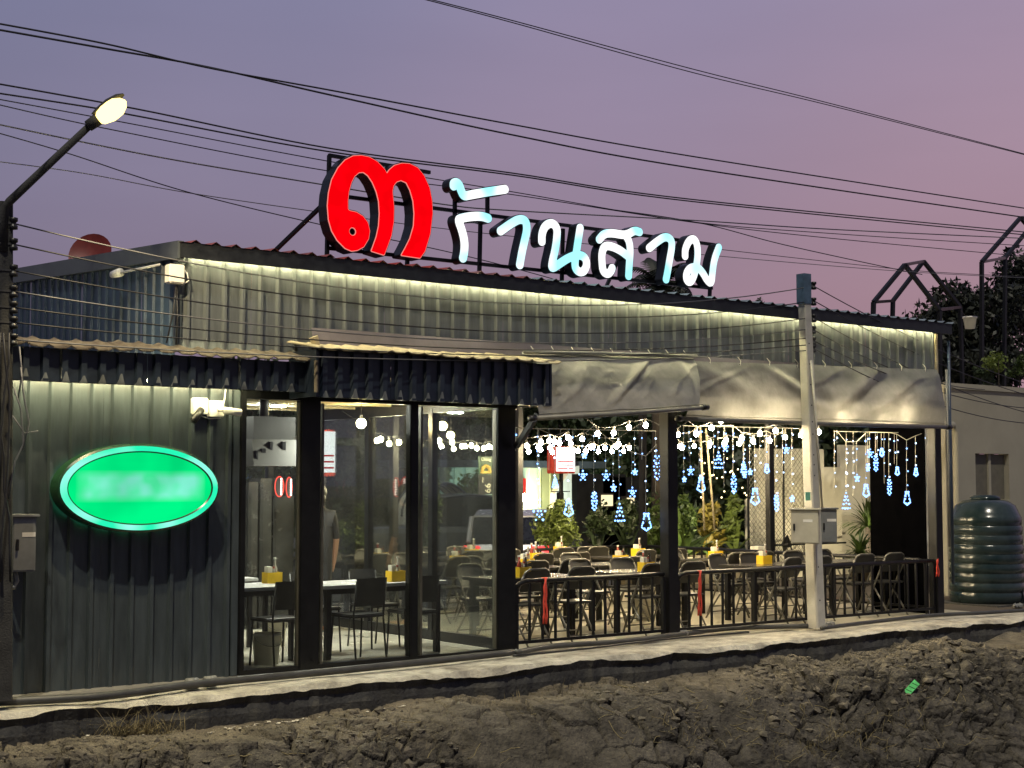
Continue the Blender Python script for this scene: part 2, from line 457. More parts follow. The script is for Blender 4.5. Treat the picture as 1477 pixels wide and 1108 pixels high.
# dug earth bank in front of the kerb: a dry shelf, then a cracked face falling to the ditch.
# (x, t): t runs down the bank from the kerb; relief is pushed out along the bank's own normal.
_ps = np.array([-0.15, 0.0, 0.30, 0.55, 0.72, 1.50, 2.20, 3.50, 8.60])
_pz = np.array([-0.29, -0.29, -0.305, -0.345, -0.43, -1.02, -1.45, -1.75, -1.95])
_pt = np.concatenate([[0], np.cumsum(np.hypot(np.diff(_ps), np.diff(_pz)))])
def soil_point(x, t):
    k = 1 + 0.75*np.clip((x-10.5)/5.0, 0, 1) + 0.55*fbm(x*0.8, x*0+3, 3, 5)
    def base(tt):
        s0 = np.interp(tt, _pt, _ps); z0 = np.interp(tt, _pt, _pz)
        s1 = np.where(s0 < 0.72, s0*np.where(s0 > 0, k, 1), s0 + 0.72*(k-1))
        return 11.48 - s1, z0
    y0, z0 = base(t); ya, za = base(t-0.06); yb_, zb2 = base(t+0.06)
    ty, tz = yb_-ya, zb2-za; ln = np.hypot(ty, tz); ny, nz_ = tz/ln, -ty/ln
    s_ = np.clip(t-0.15, 0, 9)
    d = 0.10*np.clip(fbm(x*1.1, t*1.3, 3, 11), -0.1, 1)*np.exp(-(s_/0.8)**2)*(1 + 0.8*np.clip((x-11)/4, 0, 1))
    d = d + 0.16*fbm(x*0.9, t*0.9+5, 4, 2)*np.clip(s_, 0, 1) + 0.07*np.clip((x-10.0)/3, 0, 1)*np.exp(-(s_/0.7)**2)*(0.7 + 1.4*fbm(x*1.5, t*0.6+2, 3, 14))
    wx = x + 0.22*fbm(x*1.8, t*1.8, 3, 21) + 0.05*fbm(x*9, t*9, 2, 23); wy = t + 0.22*fbm(x*1.8+9, t*1.8, 3, 22) + 0.05*fbm(x*9+4, t*9, 2, 24)
    e1, c1 = voro(wx*2.1, wy*2.6, 3)
    e2, c2 = voro(wx*4.6, wy*5.4, 8)
    mask = np.clip(0.38 + 2.6*fbm(x*0.7+4, t*0.8, 2, 31), 0, 1)
    gap = np.clip(0.80 + 2.4*fbm(x*0.9, t*0.9+6, 2, 33), 0.0, 1)
    d = d - 0.18*gap*np.exp(-(e1/(0.035 + 0.050*gap))**8) - 0.12*mask*np.exp(-(e2/0.10)**8)
    d = d + 0.05*(c1-0.5)*gap + 0.045*mask*(c2-0.5)
    rough = np.clip(0.30 + 2.0*fbm(x*0.8+7, t*0.9+2, 2, 41), 0.08, 1.3)
    d = d + 0.06*rough*fbm(x*5.0, t*5.0, 4, 51) + 0.04*rough*np.abs(fbm(x*12, t*12, 3, 61)) + 0.12*np.clip(rough-0.6, 0, 1)*np.abs(fbm(x*3.0, t*3.6, 4, 63))
    d = d*np.clip(t/0.07, 0, 1)
    return y0 + ny*d, z0 + nz_*d
gx = np.concatenate([np.arange(1.5, 3.0, 0.05), np.arange(3.0, 19.5, 0.0135), np.arange(19.5, 22.0, 0.05)]); gy = np.concatenate([np.arange(0.0, 3.0, 0.0125), np.arange(3.0, 9.2, 0.09)])
X, T = np.meshgrid(gx, gy)
Y, Z = soil_point(X, T)
nX, nY = len(gx), len(gy)
idx = np.arange(nX*nY).reshape(nY, nX)
faces = np.stack([idx[:-1,:-1], idx[1:,:-1], idx[1:,1:], idx[:-1,1:]], -1).reshape(-1, 4)
me = bpy.data.meshes.new('soil_bank')
me.vertices.add(nX*nY); me.vertices.foreach_set('co', np.stack([X, Y, Z], -1).reshape(-1).astype(np.float32))
me.loops.add(faces.size); me.loops.foreach_set('vertex_index', faces.reshape(-1).astype(np.int32))
me.polygons.add(len(faces)); me.polygons.foreach_set('loop_start', (np.arange(len(faces))*4).astype(np.int32))
me.polygons.foreach_set('loop_total', np.full(len(faces), 4, np.int32))
me.update(); me.validate()
from mathutils.bvhtree import BVHTree
# coarse copy of the bank for setting things down on it
_sx, _st = np.arange(2.0, 21.0, 0.05), np.arange(0.0, 4.0, 0.04)
_X, _T = np.meshgrid(_sx, _st); _Y, _Z = soil_point(_X, _T)
_n = len(_sx); _id = np.arange(_n*len(_st)).reshape(-1, _n)
_bvh = BVHTree.FromPolygons(np.stack([_X, _Y, _Z], -1).reshape(-1, 3).tolist(), np.stack([_id[:-1,:-1], _id[1:,:-1], _id[1:,1:], _id[:-1,1:]], -1).reshape(-1, 4).tolist())
def sz(x, y):
    h = _bvh.ray_cast(Vector((x, y, 3.0)), Vector((0, 0, -1)))
    return h[0].z if h[0] is not None else -0.25
def on_soil(px, py):
    h = _bvh.ray_cast(CAM, ray(px, py).normalized())
    return (h[0], h[1]) if h[0] is not None else (onZ(px, py, -0.25), Vector((0, 0, 1)))
sm = bpy.data.materials.new('soil'); sm.use_nodes = True; MATS['soil'] = sm
n, l = sm.node_tree.nodes, sm.node_tree.links
b = n['Principled BSDF']; b.inputs['Roughness'].default_value = 0.95; b.inputs['Specular IOR Level'].default_value = 0.2
tc = n.new('ShaderNodeTexCoord')
n1 = n.new('ShaderNodeTexNoise'); n1.inputs['Scale'].default_value = 3.0; n1.inputs['Detail'].default_value = 9; n1.inputs['Roughness'].default_value = 0.7
l.new(tc.outputs['Object'], n1.inputs['Vector'])
dry = n.new('ShaderNodeValToRGB'); dry.color_ramp.elements[0].position = 0.34; dry.color_ramp.elements[1].position = 0.66
dry.color_ramp.elements[0].color = (0.090, 0.080, 0.062, 1); dry.color_ramp.elements[1].color = (0.230, 0.200, 0.148, 1)
shade_soil = n.new('ShaderNodeValToRGB'); shade_soil.color_ramp.elements[0].position = 0.34; shade_soil.color_ramp.elements[1].position = 0.66
shade_soil.color_ramp.elements[0].color = (0.028, 0.026, 0.023, 1); shade_soil.color_ramp.elements[1].color = (0.122, 0.110, 0.092, 1)
l.new(n1.outputs['Fac'], dry.inputs['Fac']); l.new(n1.outputs['Fac'], shade_soil.inputs['Fac'])
# dry crust lies on the shelf by the kerb, greyer dug clay below it, darkened to paint the lamp's falloff
sx = n.new('ShaderNodeSeparateXYZ'); l.new(tc.outputs['Object'], sx.inputs[0])
n2 = n.new('ShaderNodeTexNoise'); n2.inputs['Scale'].default_value = 1.6; n2.inputs['Detail'].default_value = 6
l.new(tc.outputs['Object'], n2.inputs['Vector'])
ma = n.new('ShaderNodeMath'); ma.operation = 'MULTIPLY_ADD'; ma.inputs[1].default_value = 1.1; l.new(n2.outputs['Fac'], ma.inputs[0]); l.new(sx.outputs['Y'], ma.inputs[2])
mp = n.new('ShaderNodeMapRange'); mp.inputs['From Min'].default_value = 11.30; mp.inputs['From Max'].default_value = 11.75
l.new(ma.outputs[0], mp.inputs['Value'])
mx = n.new('ShaderNodeMix'); mx.data_type = 'RGBA'
l.new(mp.outputs['Result'], mx.inputs['Factor']); l.new(shade_soil.outputs['Color'], mx.inputs['A']); l.new(dry.outputs['Color'], mx.inputs['B'])
l.new(mx.outputs['Result'], b.inputs['Base Color'])
nb = n.new('ShaderNodeTexNoise'); nb.inputs['Scale'].default_value = 26; nb.inputs['Detail'].default_value = 10; l.new(tc.outputs['Object'], nb.inputs['Vector'])
bp = n.new('ShaderNodeBump'); bp.inputs['Strength'].default_value = 1.0; bp.inputs['Distance'].default_value = 0.05
l.new(nb.outputs['Fac'], bp.inputs['Height']); l.new(bp.outputs['Normal'], b.inputs['Normal'])
soil = link('soil_bank', me, 'soil'); tag(soil, kind='structure')


# clods and crumbs on the bank
cb = MB()
base = bmesh.new(); bmesh.ops.create_icosphere(base, subdivisions=1, radius=1.0)
iv = np.array([v.co[:] for v in base.verts]); ifs = [[v.index for v in f.verts] for f in base.faces]; base.free()
cx = 3.0 + 16.5*rng.random(6500)**0.8; ct = 0.17 + rng.gamma(1.3, 0.42, 6500)
keep = (fbm(cx*0.8+7, ct*0.9+2, 2, 41) + rng.uniform(-0.22, 0.22, 6500) > 0.04) & (ct < 2.6)
cx, ct = cx[keep], ct[keep]; cy, cz = soil_point(cx, ct)
for x, y, z, t_ in zip(cx, cy, cz, ct):
    s_ = 0.008 + (0.062 if t_ < 1.2 and x > 7 else 0.034)*rng.random()**4
    q = iv*(1 + 0.45*rng.uniform(-1, 1, iv.shape))*s_*rng.uniform(0.6, 1.5, 3)
    cb.add([(x+a, y+b_, z+c*0.7) for a, b_, c in q], ifs)
tag(cb.build('soil_clods', 'clod'), 'loose dry clods and crumbs strewn over the dug earth bank', 'soil clods', kind='stuff')
fb = MB()
for cxp, cyp, k in ((325, 1035, 26), (285, 1000, 20), (520, 1005, 8), (90, 1040, 5), (930, 985, 5), (1130, 1000, 4), (1290, 970, 4)):
    p0 = on_soil(cxp, cyp)[0]
    for i in range(k):
        x = p0.x + random.gauss(0, 0.16); y = min(11.4, p0.y + random.gauss(0, 0.10)); z = sz(x, y) + 0.012
        s_ = random.uniform(0.006, 0.02)
        m3 = Matrix.Rotation(random.uniform(0, 6), 3, 'Z') @ Matrix.Rotation(random.uniform(-0.6, 0.6), 3, 'X')
        fb.obox((x, y, z), (s_*2, s_*1.2, 0.004), m3)
tag(fb.build('white_flakes', 'flake'), 'small pale flakes and shell bits scattered on the dry soil', 'litter', kind='stuff')

# concrete kerb: bright broken top, dirty face with its shade painted darker
kx = np.arange(1.6, 24.0, 0.03)
fe = 11.56 + 0.10*fbm(kx*2.6, kx*0, 5, 71) + 0.10*np.maximum(0, fbm(kx*1.1, kx*0+4, 4, 75))
zt = -0.015 + 0.016*fbm(kx*2.0, kx*0+2, 4, 72)
prof = []
prof.append((np.full_like(kx, 12.30), zt*0 - 0.02))
prof.append((np.full_like(kx, 12.02), zt*0.5 - 0.008))
prof.append((fe + 0.22, zt + 0.008*fbm(kx*7, kx*0+8, 3, 76)))
prof.append((fe + 0.03, zt - 0.006 + 0.012*fbm(kx*9, kx*0+5, 3, 73)))
prof.append((fe - 0.02, zt - 0.045 + 0.06*fbm(kx*1.9, kx*0, 6, 74)))
kb = MB(); nk = len(kx)
for yy, zz in prof: kb.v.extend([(a, b_, c) for a, b_, c in zip(kx, yy, zz)])
for j in range(len(prof)-1):
    for i in range(nk-1): kb.f.append((j*nk+i, j*nk+i+1, (j+1)*nk+i+1, (j+1)*nk+i))
kerb = kb.build('kerb', 'kerb_concrete'); tag(kerb, kind='structure')
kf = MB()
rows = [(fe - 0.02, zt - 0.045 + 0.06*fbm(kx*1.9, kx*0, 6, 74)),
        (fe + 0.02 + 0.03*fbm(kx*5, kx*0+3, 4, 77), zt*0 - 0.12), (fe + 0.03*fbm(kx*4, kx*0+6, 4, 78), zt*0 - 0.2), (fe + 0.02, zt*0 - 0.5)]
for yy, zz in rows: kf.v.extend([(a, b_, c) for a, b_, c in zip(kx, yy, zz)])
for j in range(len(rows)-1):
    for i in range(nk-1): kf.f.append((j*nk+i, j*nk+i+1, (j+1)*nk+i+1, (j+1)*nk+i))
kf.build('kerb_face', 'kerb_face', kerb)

floor = MB().box(9.6, 17.6, 12.30, 19.3, -0.7, 0.0).build('terrace_floor', 'floor_concrete'); tag(floor, kind='structure')
rfloor = MB().box(2.0, 9.6, 12.301, 19.3, -0.7, 0.0).build('room_floor', 'room_floor'); tag(rfloor, kind='structure')
yard = MB().box(17.6, 40, 12.3, 19.3, -0.7, -0.02).build('yard', 'earth'); tag(yard, kind='structure')

# ================================================================== RESTAURANT
rest = thing('restaurant', 'low restaurant of ribbed grey metal sheets with glass front room and open terrace', 'building', (10.5, 14.5, 0))

def ribbed(x0, x1, z0, z1, y, mat, name, parent, pitch=0.185, ribw=0.052, ribh=0.026, sheet=4, zt0=None, zt1=None):
    """ribbed metal sheets side by side facing -y; every sheet its own piece"""
    x = x0; k = 0
    while x < x1 - 1e-4:
        xe = min(x + sheet*pitch, x1)
        yo = y - (0.003 if k % 2 else 0.0)
        pts = [(x, yo)]
        c = x + pitch*0.5
        while c - ribw/2 > x and c + ribw/2 < xe + 1e-6:
            pts += [(c-ribw/2, yo), (c-ribw/2+0.013, yo-ribh), (c+ribw/2-0.013, yo-ribh), (c+ribw/2, yo)]
            c += pitch
        pts.append((xe, yo))
        m = MB()
        def top(xx): return z1 if zt0 is None else zt0 + (zt1-zt0)*(xx-x0)/(x1-x0)
        vs = [(a, b_, z0) for a, b_ in pts] + [(a, b_, top(a)) for a, b_ in pts]
        nn = len(pts)
        m.add(vs, [(i, i+1, nn+i+1, nn+i) for i in range(nn-1)])
        me = m.mesh(name)
        link(name, me, mat, parent)
        x = xe; k += 1

def part(name, parent=rest):
    """an Empty that gathers the pieces of one part"""
    o = bpy.data.objects.new(name, None); COL.objects.link(o); o.empty_display_size = 0.1
    attach(o, parent); return o

UX0, UX1 = 5.80, 16.86
# lower left wall
lw = part('front_wall')
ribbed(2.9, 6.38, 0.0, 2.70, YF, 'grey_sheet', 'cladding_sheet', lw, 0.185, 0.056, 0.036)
MB().cbox(6.36, 6.43, YF-0.03, YF+0.08, 0, 2.66, 0.006).build('corner_trim', 'grey_sheet', lw)
sc_m = MB(); sc_m.tube([(0, 0, 0), (0, -0.010, 0)], 0.008, 6); sc_me = sc_m.mesh('screw'); sc_me.materials.append(MATS['steel_trim'])
for zz in (0.55, 1.45, 2.36):
    for k in range(18):
        o = bpy.data.objects.new('screw', sc_me); COL.objects.link(o); o.location = (3.02 + k*0.185 - 0.03, YF-0.003, zz + 0.006*math.sin(k*2.3)); attach(o, lw)
# upper wall
uw = part('upper_wall')
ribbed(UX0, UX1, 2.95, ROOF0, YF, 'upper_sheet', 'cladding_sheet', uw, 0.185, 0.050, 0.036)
MB().cbox(UX1-0.02, UX1+0.03, YF-0.05, YF+0.02, 2.2, ROOF0-0.02, 0.006).build('corner_trim', 'pale_sheet', uw)
MB().cbox(UX0-0.03, UX0+0.03, YF-0.036, YF+0.03, 2.95, ROOF0, 0.006).build('corner_trim', 'grey_sheet', uw)
# left flank of the upper storey (faces -x): same ribs turned
sw = part('side_wall')
yb = 18.3
y = YF + 0.04; k = 0
while y < yb:
    ye = min(y + 0.74, yb); xo = UX0 - (0.003 if k % 2 else 0)
    pts = [(xo, y)]; c = y + 0.0925
    while c + 0.026 < ye:
        pts += [(xo, c-0.022), (xo-0.024, c-0.011), (xo-0.024, c+0.011), (xo, c+0.022)]; c += 0.185
    pts.append((xo, ye))
    m = MB(); nn = len(pts)
    m.add([(a, b_, 2.6) for a, b_ in pts] + [(a, b_, ROOF0 + ROOFS*(b_-YF)) for a, b_ in pts], [(i, i+1, nn+i+1, nn+i) for i in range(nn-1)])
    m.build('cladding_sheet', 'navy_sheet', sw); y = ye; k += 1
m = MB()
m.add([(UX0-0.06, YF-0.12, ROOF0+0.13), (UX0-0.06, yb, ROOF0+0.13+ROOFS*(yb-YF)), (UX0-0.06, yb, ROOF0-0.03+ROOFS*(yb-YF)), (UX0-0.06, YF-0.12, ROOF0-0.03),
       (UX0, YF-0.12, ROOF0+0.13), (UX0, yb, ROOF0+0.13+ROOFS*(yb-YF)), (UX0, yb, ROOF0-0.03+ROOFS*(yb-YF)), (UX0, YF-0.12, ROOF0-0.03)],
      [(0,1,2,3),(7,6,5,4),(0,4,5,1),(3,2,6,7),(0,3,7,4)])
m.build('verge_trim', 'steel_trim', rest)
# roof: corrugated sheets whose wavy ends stand proud of a dark fascia
roof = part('roof')
rx = UX0 - 0.05; k = 0
while rx < UX1 + 0.2:
    re_ = min(rx + 0.80, UX1 + 0.25)
    n_ = 17; vs = []
    for yy in (YF-0.16, yb):
        for i in range(n_):
            xx = rx + (re_-rx)*i/(n_-1); ph = (xx*1/0.20) % 1.0
            hh = 0.030*max(0.0, 1-abs(ph-0.5)/0.16) if abs(ph-0.5) < 0.16 else 0
            vs.append((xx, yy, ROOF0 + 0.125 + ROOFS*(yy-YF) + hh + (0.004 if k % 2 else 0)))
    m = MB(); m.add(vs, [(i, i+1, n_+i+1, n_+i) for i in range(n_-1)])
    link('roof_sheet', m.mesh('roof_sheet'), 'roof_red' if rx < 9.2 else 'roof_blue', roof)
    rx = re_; k += 1
MB().box(UX0-0.04, UX1+0.22, YF-0.14, YF-0.115, ROOF0-0.022, ROOF0+0.118).build('fascia', 'fascia', roof)
MB().box(UX0-0.04, UX1+0.22, YF-0.113, YF-0.002, ROOF0+0.06, ROOF0+0.075).build('soffit', 'fascia', roof)
lp = MB()
for i in range(22):
    a = UX0 + 0.06 + (UX1-UX0-0.1)*i/22; b_ = UX0 + 0.06 + (UX1-UX0-0.1)*(i+0.985)/22
    lp.box(a, b_, YF-0.070, YF-0.052, ROOF0+0.036, ROOF0+0.052)
lp.build('led_strip', 'led_warm', rest)
# underside of the terrace roof, its beams and posts
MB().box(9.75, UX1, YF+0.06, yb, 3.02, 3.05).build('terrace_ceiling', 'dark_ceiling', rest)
for yy in (13.9, 15.6, 17.3):
    MB().box(9.75, UX1, yy-0.04, yy+0.04, 2.90, 3.02).build('beam', 'black_metal', rest)
for xx in (11.9, 14.2, 16.6):
    MB().box(xx-0.03, xx+0.03, YF+0.06, yb, 2.955, 3.0195).build('beam', 'black_metal', rest)
MB().box(9.70, UX1, YF-0.05, YF+0.05, 2.72, 2.90).build('front_beam', 'black_metal', rest)
fl = MB()
a = onY(449, 479, YF-0.06); b_ = onY(772, 510, YF-0.06); c = onY(1346, 531, YF-0.06)
nfl = 40; vs = []
for i in range(nfl+1):
    xx = a.x + (UX1-a.x)*i/nfl
    for j, zz in enumerate((3.24, 3.08, 2.90)):
        vs.append((xx, YF-0.06 - 0.03*j + 0.012*math.sin(xx*3.1+j*2), zz))
fl.add(vs, [(i*3+j, i*3+j+1, (i+1)*3+j+1, (i+1)*3+j) for i in range(nfl) for j in range(2)])
fl.build('flashing_sheet', 'flashing', rest, True)
for px, w in ((966, 0.075), (1352, 0.07)):
    p = onY(px, 900, YF)
    MB().cbox(p.x-w, p.x+w, YF-w, YF+w, 0, 2.95, 0.006).build('post', 'black_metal', rest)
for xx, yy in ((14.2, 18.2), (16.8, 18.2), (11.9, 18.2), (16.8, 15.4)):
    MB().cbox(xx-0.05, xx+0.05, yy-0.05, yy+0.05, 0, 3.0, 0.005).build('post', 'black_metal', rest)
# slender pale conduit and blue downpipe at the right corner
MB().tube([(17.02, YF-0.08, 0.9), (17.02, YF-0.08, 3.3)], 0.018, 8).build('conduit', 'coupling', rest, True)
MB().tube([(17.12, YF-0.05, 0.4), (17.12, YF-0.05, 3.7)], 0.02, 8).build('downpipe', 'navy_sheet', rest, True)

# lean-to over the left wall: rusty wavy edge, dark ribbed valance with scalloped foot, LED strip
def canopy(x0, x1, yv, zt, zb, name, edge_mat, over=0.10):
    g = part(name)
    # roof sheets with a wavy end
    x = x0 - 0.05; k = 0
    while x < x1 + 0.05:
        xe = min(x + 0.76, x1 + 0.07); n_ = 17; vs = []
        for yy, dz in ((yv-over, 0.0), (yv-over+0.02, 0.012), (YF-0.04, 0.10)):
            for i in range(n_):
                xx = x + (xe-x)*i/(n_-1); ph = (xx/0.19) % 1.0
                hh = 0.022*max(0, 1-abs(ph-0.5)/0.22)
                vs.append((xx, yy, zt + dz + hh + 0.006*math.sin(xx*5) + (0.004 if k % 2 else 0)))
        m = MB(); m.add(vs, [(j*n_+i, j*n_+i+1, (j+1)*n_+i+1, (j+1)*n_+i) for j in range(2) for i in range(n_-1)])
        m.add([(v[0], v[1]+0.004, v[2]-0.008) for v in vs], [(j*n_+i, j*n_+i+1, (j+1)*n_+i+1, (j+1)*n_+i) for j in range(2) for i in range(n_-1)])
        m.add(vs[:n_] + [(v[0], v[1]+0.002, v[2]-0.008) for v in vs[:n_]], [(i, i+1, n_+i+1, n_+i) for i in range(n_-1)])
        link('roof_sheet', m.mesh('roof_sheet'), edge_mat, g); x = xe; k += 1
    # valance sheets: ribs stick out, foot cut on the slant of each rib
    ribbed(x0, x1, zb, zt-0.005, yv, 'dark_valance', 'valance_sheet', g, 0.165, 0.075, 0.034, 5)
    MB().box(x0, x1, yv+0.004, yv+0.03, zb-0.005, zb+0.03).build('valance_rail', 'black_metal', g)
    tm = MB(); tm.add([(-0.036, -0.036, 0), (0.030, -0.036, 0), (0.004, -0.039, 0.085), (-0.010, -0.039, 0.085), (-0.036, -0.005, 0), (0.030, -0.005, 0)], [(0,1,2,3), (1,5,2), (0,3,4), (0,4,5,1)])
    tme = tm.mesh('rib_tip'); tme.materials.append(MATS['upper_sheet'])  # paler sheet paints in the light the tips catch from below
    k = 0
    while x0 + 0.0825 + k*0.165 < x1 - 0.05:
        o = bpy.data.objects.new('rib_tip', tme); COL.objects.link(o); o.location = (x0 + 0.0825 + k*0.165 + (0.0 if k % 5 else 0.01), yv, zb - 0.004); o.scale = (1, 1, 0.7 + 0.5*((k*37) % 11)/11); attach(o, g); k += 1
    for xx in (x0, x1):
        MB().box(xx-0.012, xx+0.012, yv-0.03, YF-0.02, zb, zt).build('end_sheet', 'dark_valance', g)
    return g
YV1 = 12.12
c1 = canopy(2.9, onY(441, 540, YV1).x, YV1, onY(100, 503, YV1).z, onY(100, 551, YV1).z, 'lean_to', 'rusty_sheet')
zled = onY(150, 547, YF-0.20).z
lp = MB()
for i in range(8):
    lp.box(3.1 + i*0.42, 3.1 + i*0.42 + 0.41, YF-0.215, YF-0.195, zled-0.002, zled+0.016)
lp.build('led_strip', 'led_warm', rest)
YV2 = 11.95
zt2, zb2 = onY(600, 513, YV2).z, onY(600, 578, YV2).z
c2 = canopy(onY(455, 540, YV2).x, onY(792, 560, YV2).x, YV2, zt2, zb2, 'entrance_hood', 'pale_sheet', 0.12)
m = MB()
p = onY(452, 486, YV2+0.2)
m.tube([p, p + Vector((0.05, 0, -0.12)), p + Vector((0.18, 0, -0.14))], [0.05, 0.04, 0.02], 6)
m.build('torn_end', 'pale_sheet', c2)
MB().tube([onY(456, 520, YV2-0.06), onY(456, 566, YV2-0.06)], 0.02, 8).build('bracket_pipe', 'rusty_sheet', c2)

# glass room
gr = part('glass_room')
GX0, GX1, GYB, GZ = 6.44, 9.66, 16.6, 2.60
def post_front(px0, px1, mat='dark_frame', y0=YF-0.05, y1=YF+0.06, z1=GZ):
    a, b_ = onY(px0, 800, YF-0.05).x, onY(px1, 800, YF-0.05).x
    MB().cbox(a, b_, y0, y1, 0.0, z1, 0.008).build('mullion', mat, gr)
    return a, b_
post_front(346, 354); f1 = post_front(433, 461, 'dark_frame', YF-0.055, YF+0.05); f2 = post_front(592, 604, 'dark_frame', YF-0.045, YF+0.045); f3 = post_front(718, 744, 'dark_frame', YF-0.055, YF+0.055)
for px0, px1 in ((428, 433), (713, 718), (604, 607), (461, 464)):
    a, b_ = onY(px0, 800, YF).x, onY(px1, 800, YF).x
    MB().box(a, b_, YF-0.03, YF+0.03, 0.045, GZ-0.08).build('sash', 'bronze_frame', gr)
MB().box(GX0, GX1, YF-0.04, YF+0.05, GZ-0.06, GZ+0.12).build('head_rail', 'dark_frame', gr)
MB().box(GX0, GX1, YF-0.04, YF+0.05, 0.0, 0.045).build('sill_rail', 'dark_frame', gr)
edges = [onY(354, 800, YF).x, f1[0], f1[1], f2[0], f2[1], f3[0]]
for i in range(0, 6, 2):
    MB().box(edges[i]-0.003, edges[i+1]+0.003, YF-0.004, YF+0.004, 0.04, GZ-0.05).build('pane', 'glass_pane', gr)
# right flank (x = GX1) with two mullions, rear glazing
for yy in (13.95, 15.3, GYB):
    MB().cbox(GX1-0.05, GX1+0.03, yy-0.045, yy+0.045, 0, GZ, 0.006).build('mullion', 'dark_frame', gr)
MB().box(GX1-0.045, GX1+0.03, YF+0.056, GYB, GZ-0.05, GZ+0.08).build('head_rail', 'dark_frame', gr)
MB().box(GX1-0.045, GX1+0.03, YF+0.056, GYB, 0.0, 0.11).build('sill_rail', 'dark_frame', gr)
for a, b_ in ((YF+0.06, 13.905), (13.995, 15.255), (15.345, GYB-0.045)):
    MB().box(GX1-0.004, GX1+0.004, a-0.003, b_+0.003, 0.1, GZ-0.04).build('pane', 'glass_pane', gr)
rear = [GX0, 7.35, 8.25, 9.0, GX1]
for xx in rear[:-1]:
    MB().cbox(xx-0.04, xx+0.04, GYB-0.045, GYB+0.045, 0, GZ, 0.006).build('mullion', 'dark_frame', gr)
MB().box(GX0, GX1, GYB-0.04, GYB+0.04, 2.24, 2.34).build('head_rail', 'dark_frame', gr)
MB().box(GX0, GX1, GYB-0.041, GYB+0.041, 0, 0.08).build('sill_rail', 'dark_frame', gr)
for i in range(1, 4):
    MB().box(rear[i]+0.037, rear[i+1]-0.047, GYB-0.004, GYB+0.004, 0.075, 2.245).build('pane', 'glass_pane', gr)
MB().box(GX0+0.002, GX1-0.06, YF+0.06, GYB, GZ+0.08, GZ+0.10).build('ceiling', 'ceiling_board', gr)
for i in range(5):
    yy = YF + 0.7 + i*0.8
    MB().box(GX0+0.01, GX1-0.07, yy-0.02, yy+0.02, GZ+0.055, GZ+0.0798).build('ceiling_batten', 'ceiling_board', gr)
# kitchen side: dark left inner wall, tall cabinets, steel counters
MB().box(GX0-0.12, GX0-0.02, YF+0.1, 18.3, 0, GZ+0.3).build('kitchen_wall', 'kitchen_dark', gr)

MB().box(GX0-0.019, 7.31, GYB+0.002, GYB+0.05, 0.085, GZ+0.07).build('kitchen_wall', 'kitchen_dark', gr)

# ================================================================== ROOF SIGN
def field_solid(fn, x0, x1, z0, z1, res, y0, y1):
    """solid of the region fn<0 in the xz plane, from y0 (front) to y1"""
    nx = int((x1-x0)/res)+1; nz = int((z1-z0)/res)+1
    xs = x0 + np.arange(nx+1)*res; zs = z0 + np.arange(nz+1)*res
    XX, ZZ = np.meshgrid(xs, zs, indexing='ij'); F = fn(XX, ZZ)
    F = np.where(np.abs(F) < 1e-6, 1e-6, F)
    vid, V, fs, sides = {}, [], [], []
    def vert(key, p):
        if key not in vid: vid[key] = len(V); V.append(p)
        return vid[key]
    neg = F < 0
    for i in range(nx):
        for j in range(nz):
            c = [(i,j),(i+1,j),(i+1,j+1),(i,j+1)]
            ins = [neg[a] for a in c]
            if not any(ins): continue
            poly, cut = [], []
            for k in range(4):
                a, b_ = c[k], c[(k+1)%4]
                if ins[k]: poly.append(vert(a, (xs[a[0]], zs[a[1]])))
                if ins[k] != ins[(k+1)%4]:
                    t = F[a]/(F[a]-F[b_])
                    q = vert((min(a,b_), max(a,b_)), (xs[a[0]]+t*(xs[b_[0]]-xs[a[0]]), zs[a[1]]+t*(zs[b_[1]]-zs[a[1]])))
                    poly.append(q); cut.append((q, ins[k]))
            if len(poly) > 2: fs.append(poly)
            if len(cut) == 2:
                o_ = [q for q, s_ in cut if s_][0]; i_ = [q for q, s_ in cut if not s_][0]
                sides.append((o_, i_))
    m = MB(); N = len(V)
    m.v = [(x, y0, z) for x, z in V] + [(x, y1, z) for x, z in V]
    m.f = [tuple(f) for f in fs] + [tuple(q+N for q in reversed(f)) for f in fs] + [(a, b_, b_+N, a+N) for a, b_ in sides]
    return m
def seg_field(paths, hw):
    def fn(X_, Z_):
        d = np.full(X_.shape, 9.0)
        for pts in paths:
            for (ax, az), (bx, bz) in zip(pts[:-1], pts[1:]):
                dx, dz = bx-ax, bz-az; L = dx*dx+dz*dz+1e-12
                t = np.clip(((X_-ax)*dx+(Z_-az)*dz)/L, 0, 1)
                d = np.minimum(d, np.hypot(X_-ax-t*dx, Z_-az-t*dz))
        return d - hw
    return fn
def smooth_path(p, it=2):
    for _ in range(it):
        q = [p[0]]
        for a, b_ in zip(p[:-1], p[1:]):
            q += [(0.75*a[0]+0.25*b_[0], 0.75*a[1]+0.25*b_[1]), (0.25*a[0]+0.75*b_[0], 0.25*a[1]+0.75*b_[1])]
        q.append(p[-1]); p = q
    return p
YS = 12.85
sign = thing('rooftop_sign', 'lit rooftop sign with big red Thai numeral and white Thai letters on black frame', 'sign', (10, YS, ROOF0+0.15))
def to_sign(pts, ox, oy, sc):
    out = []
    for a, b_ in pts:
        p = onY(ox + a*sc, oy + b_*sc, YS); out.append((p.x, p.z))
    return out
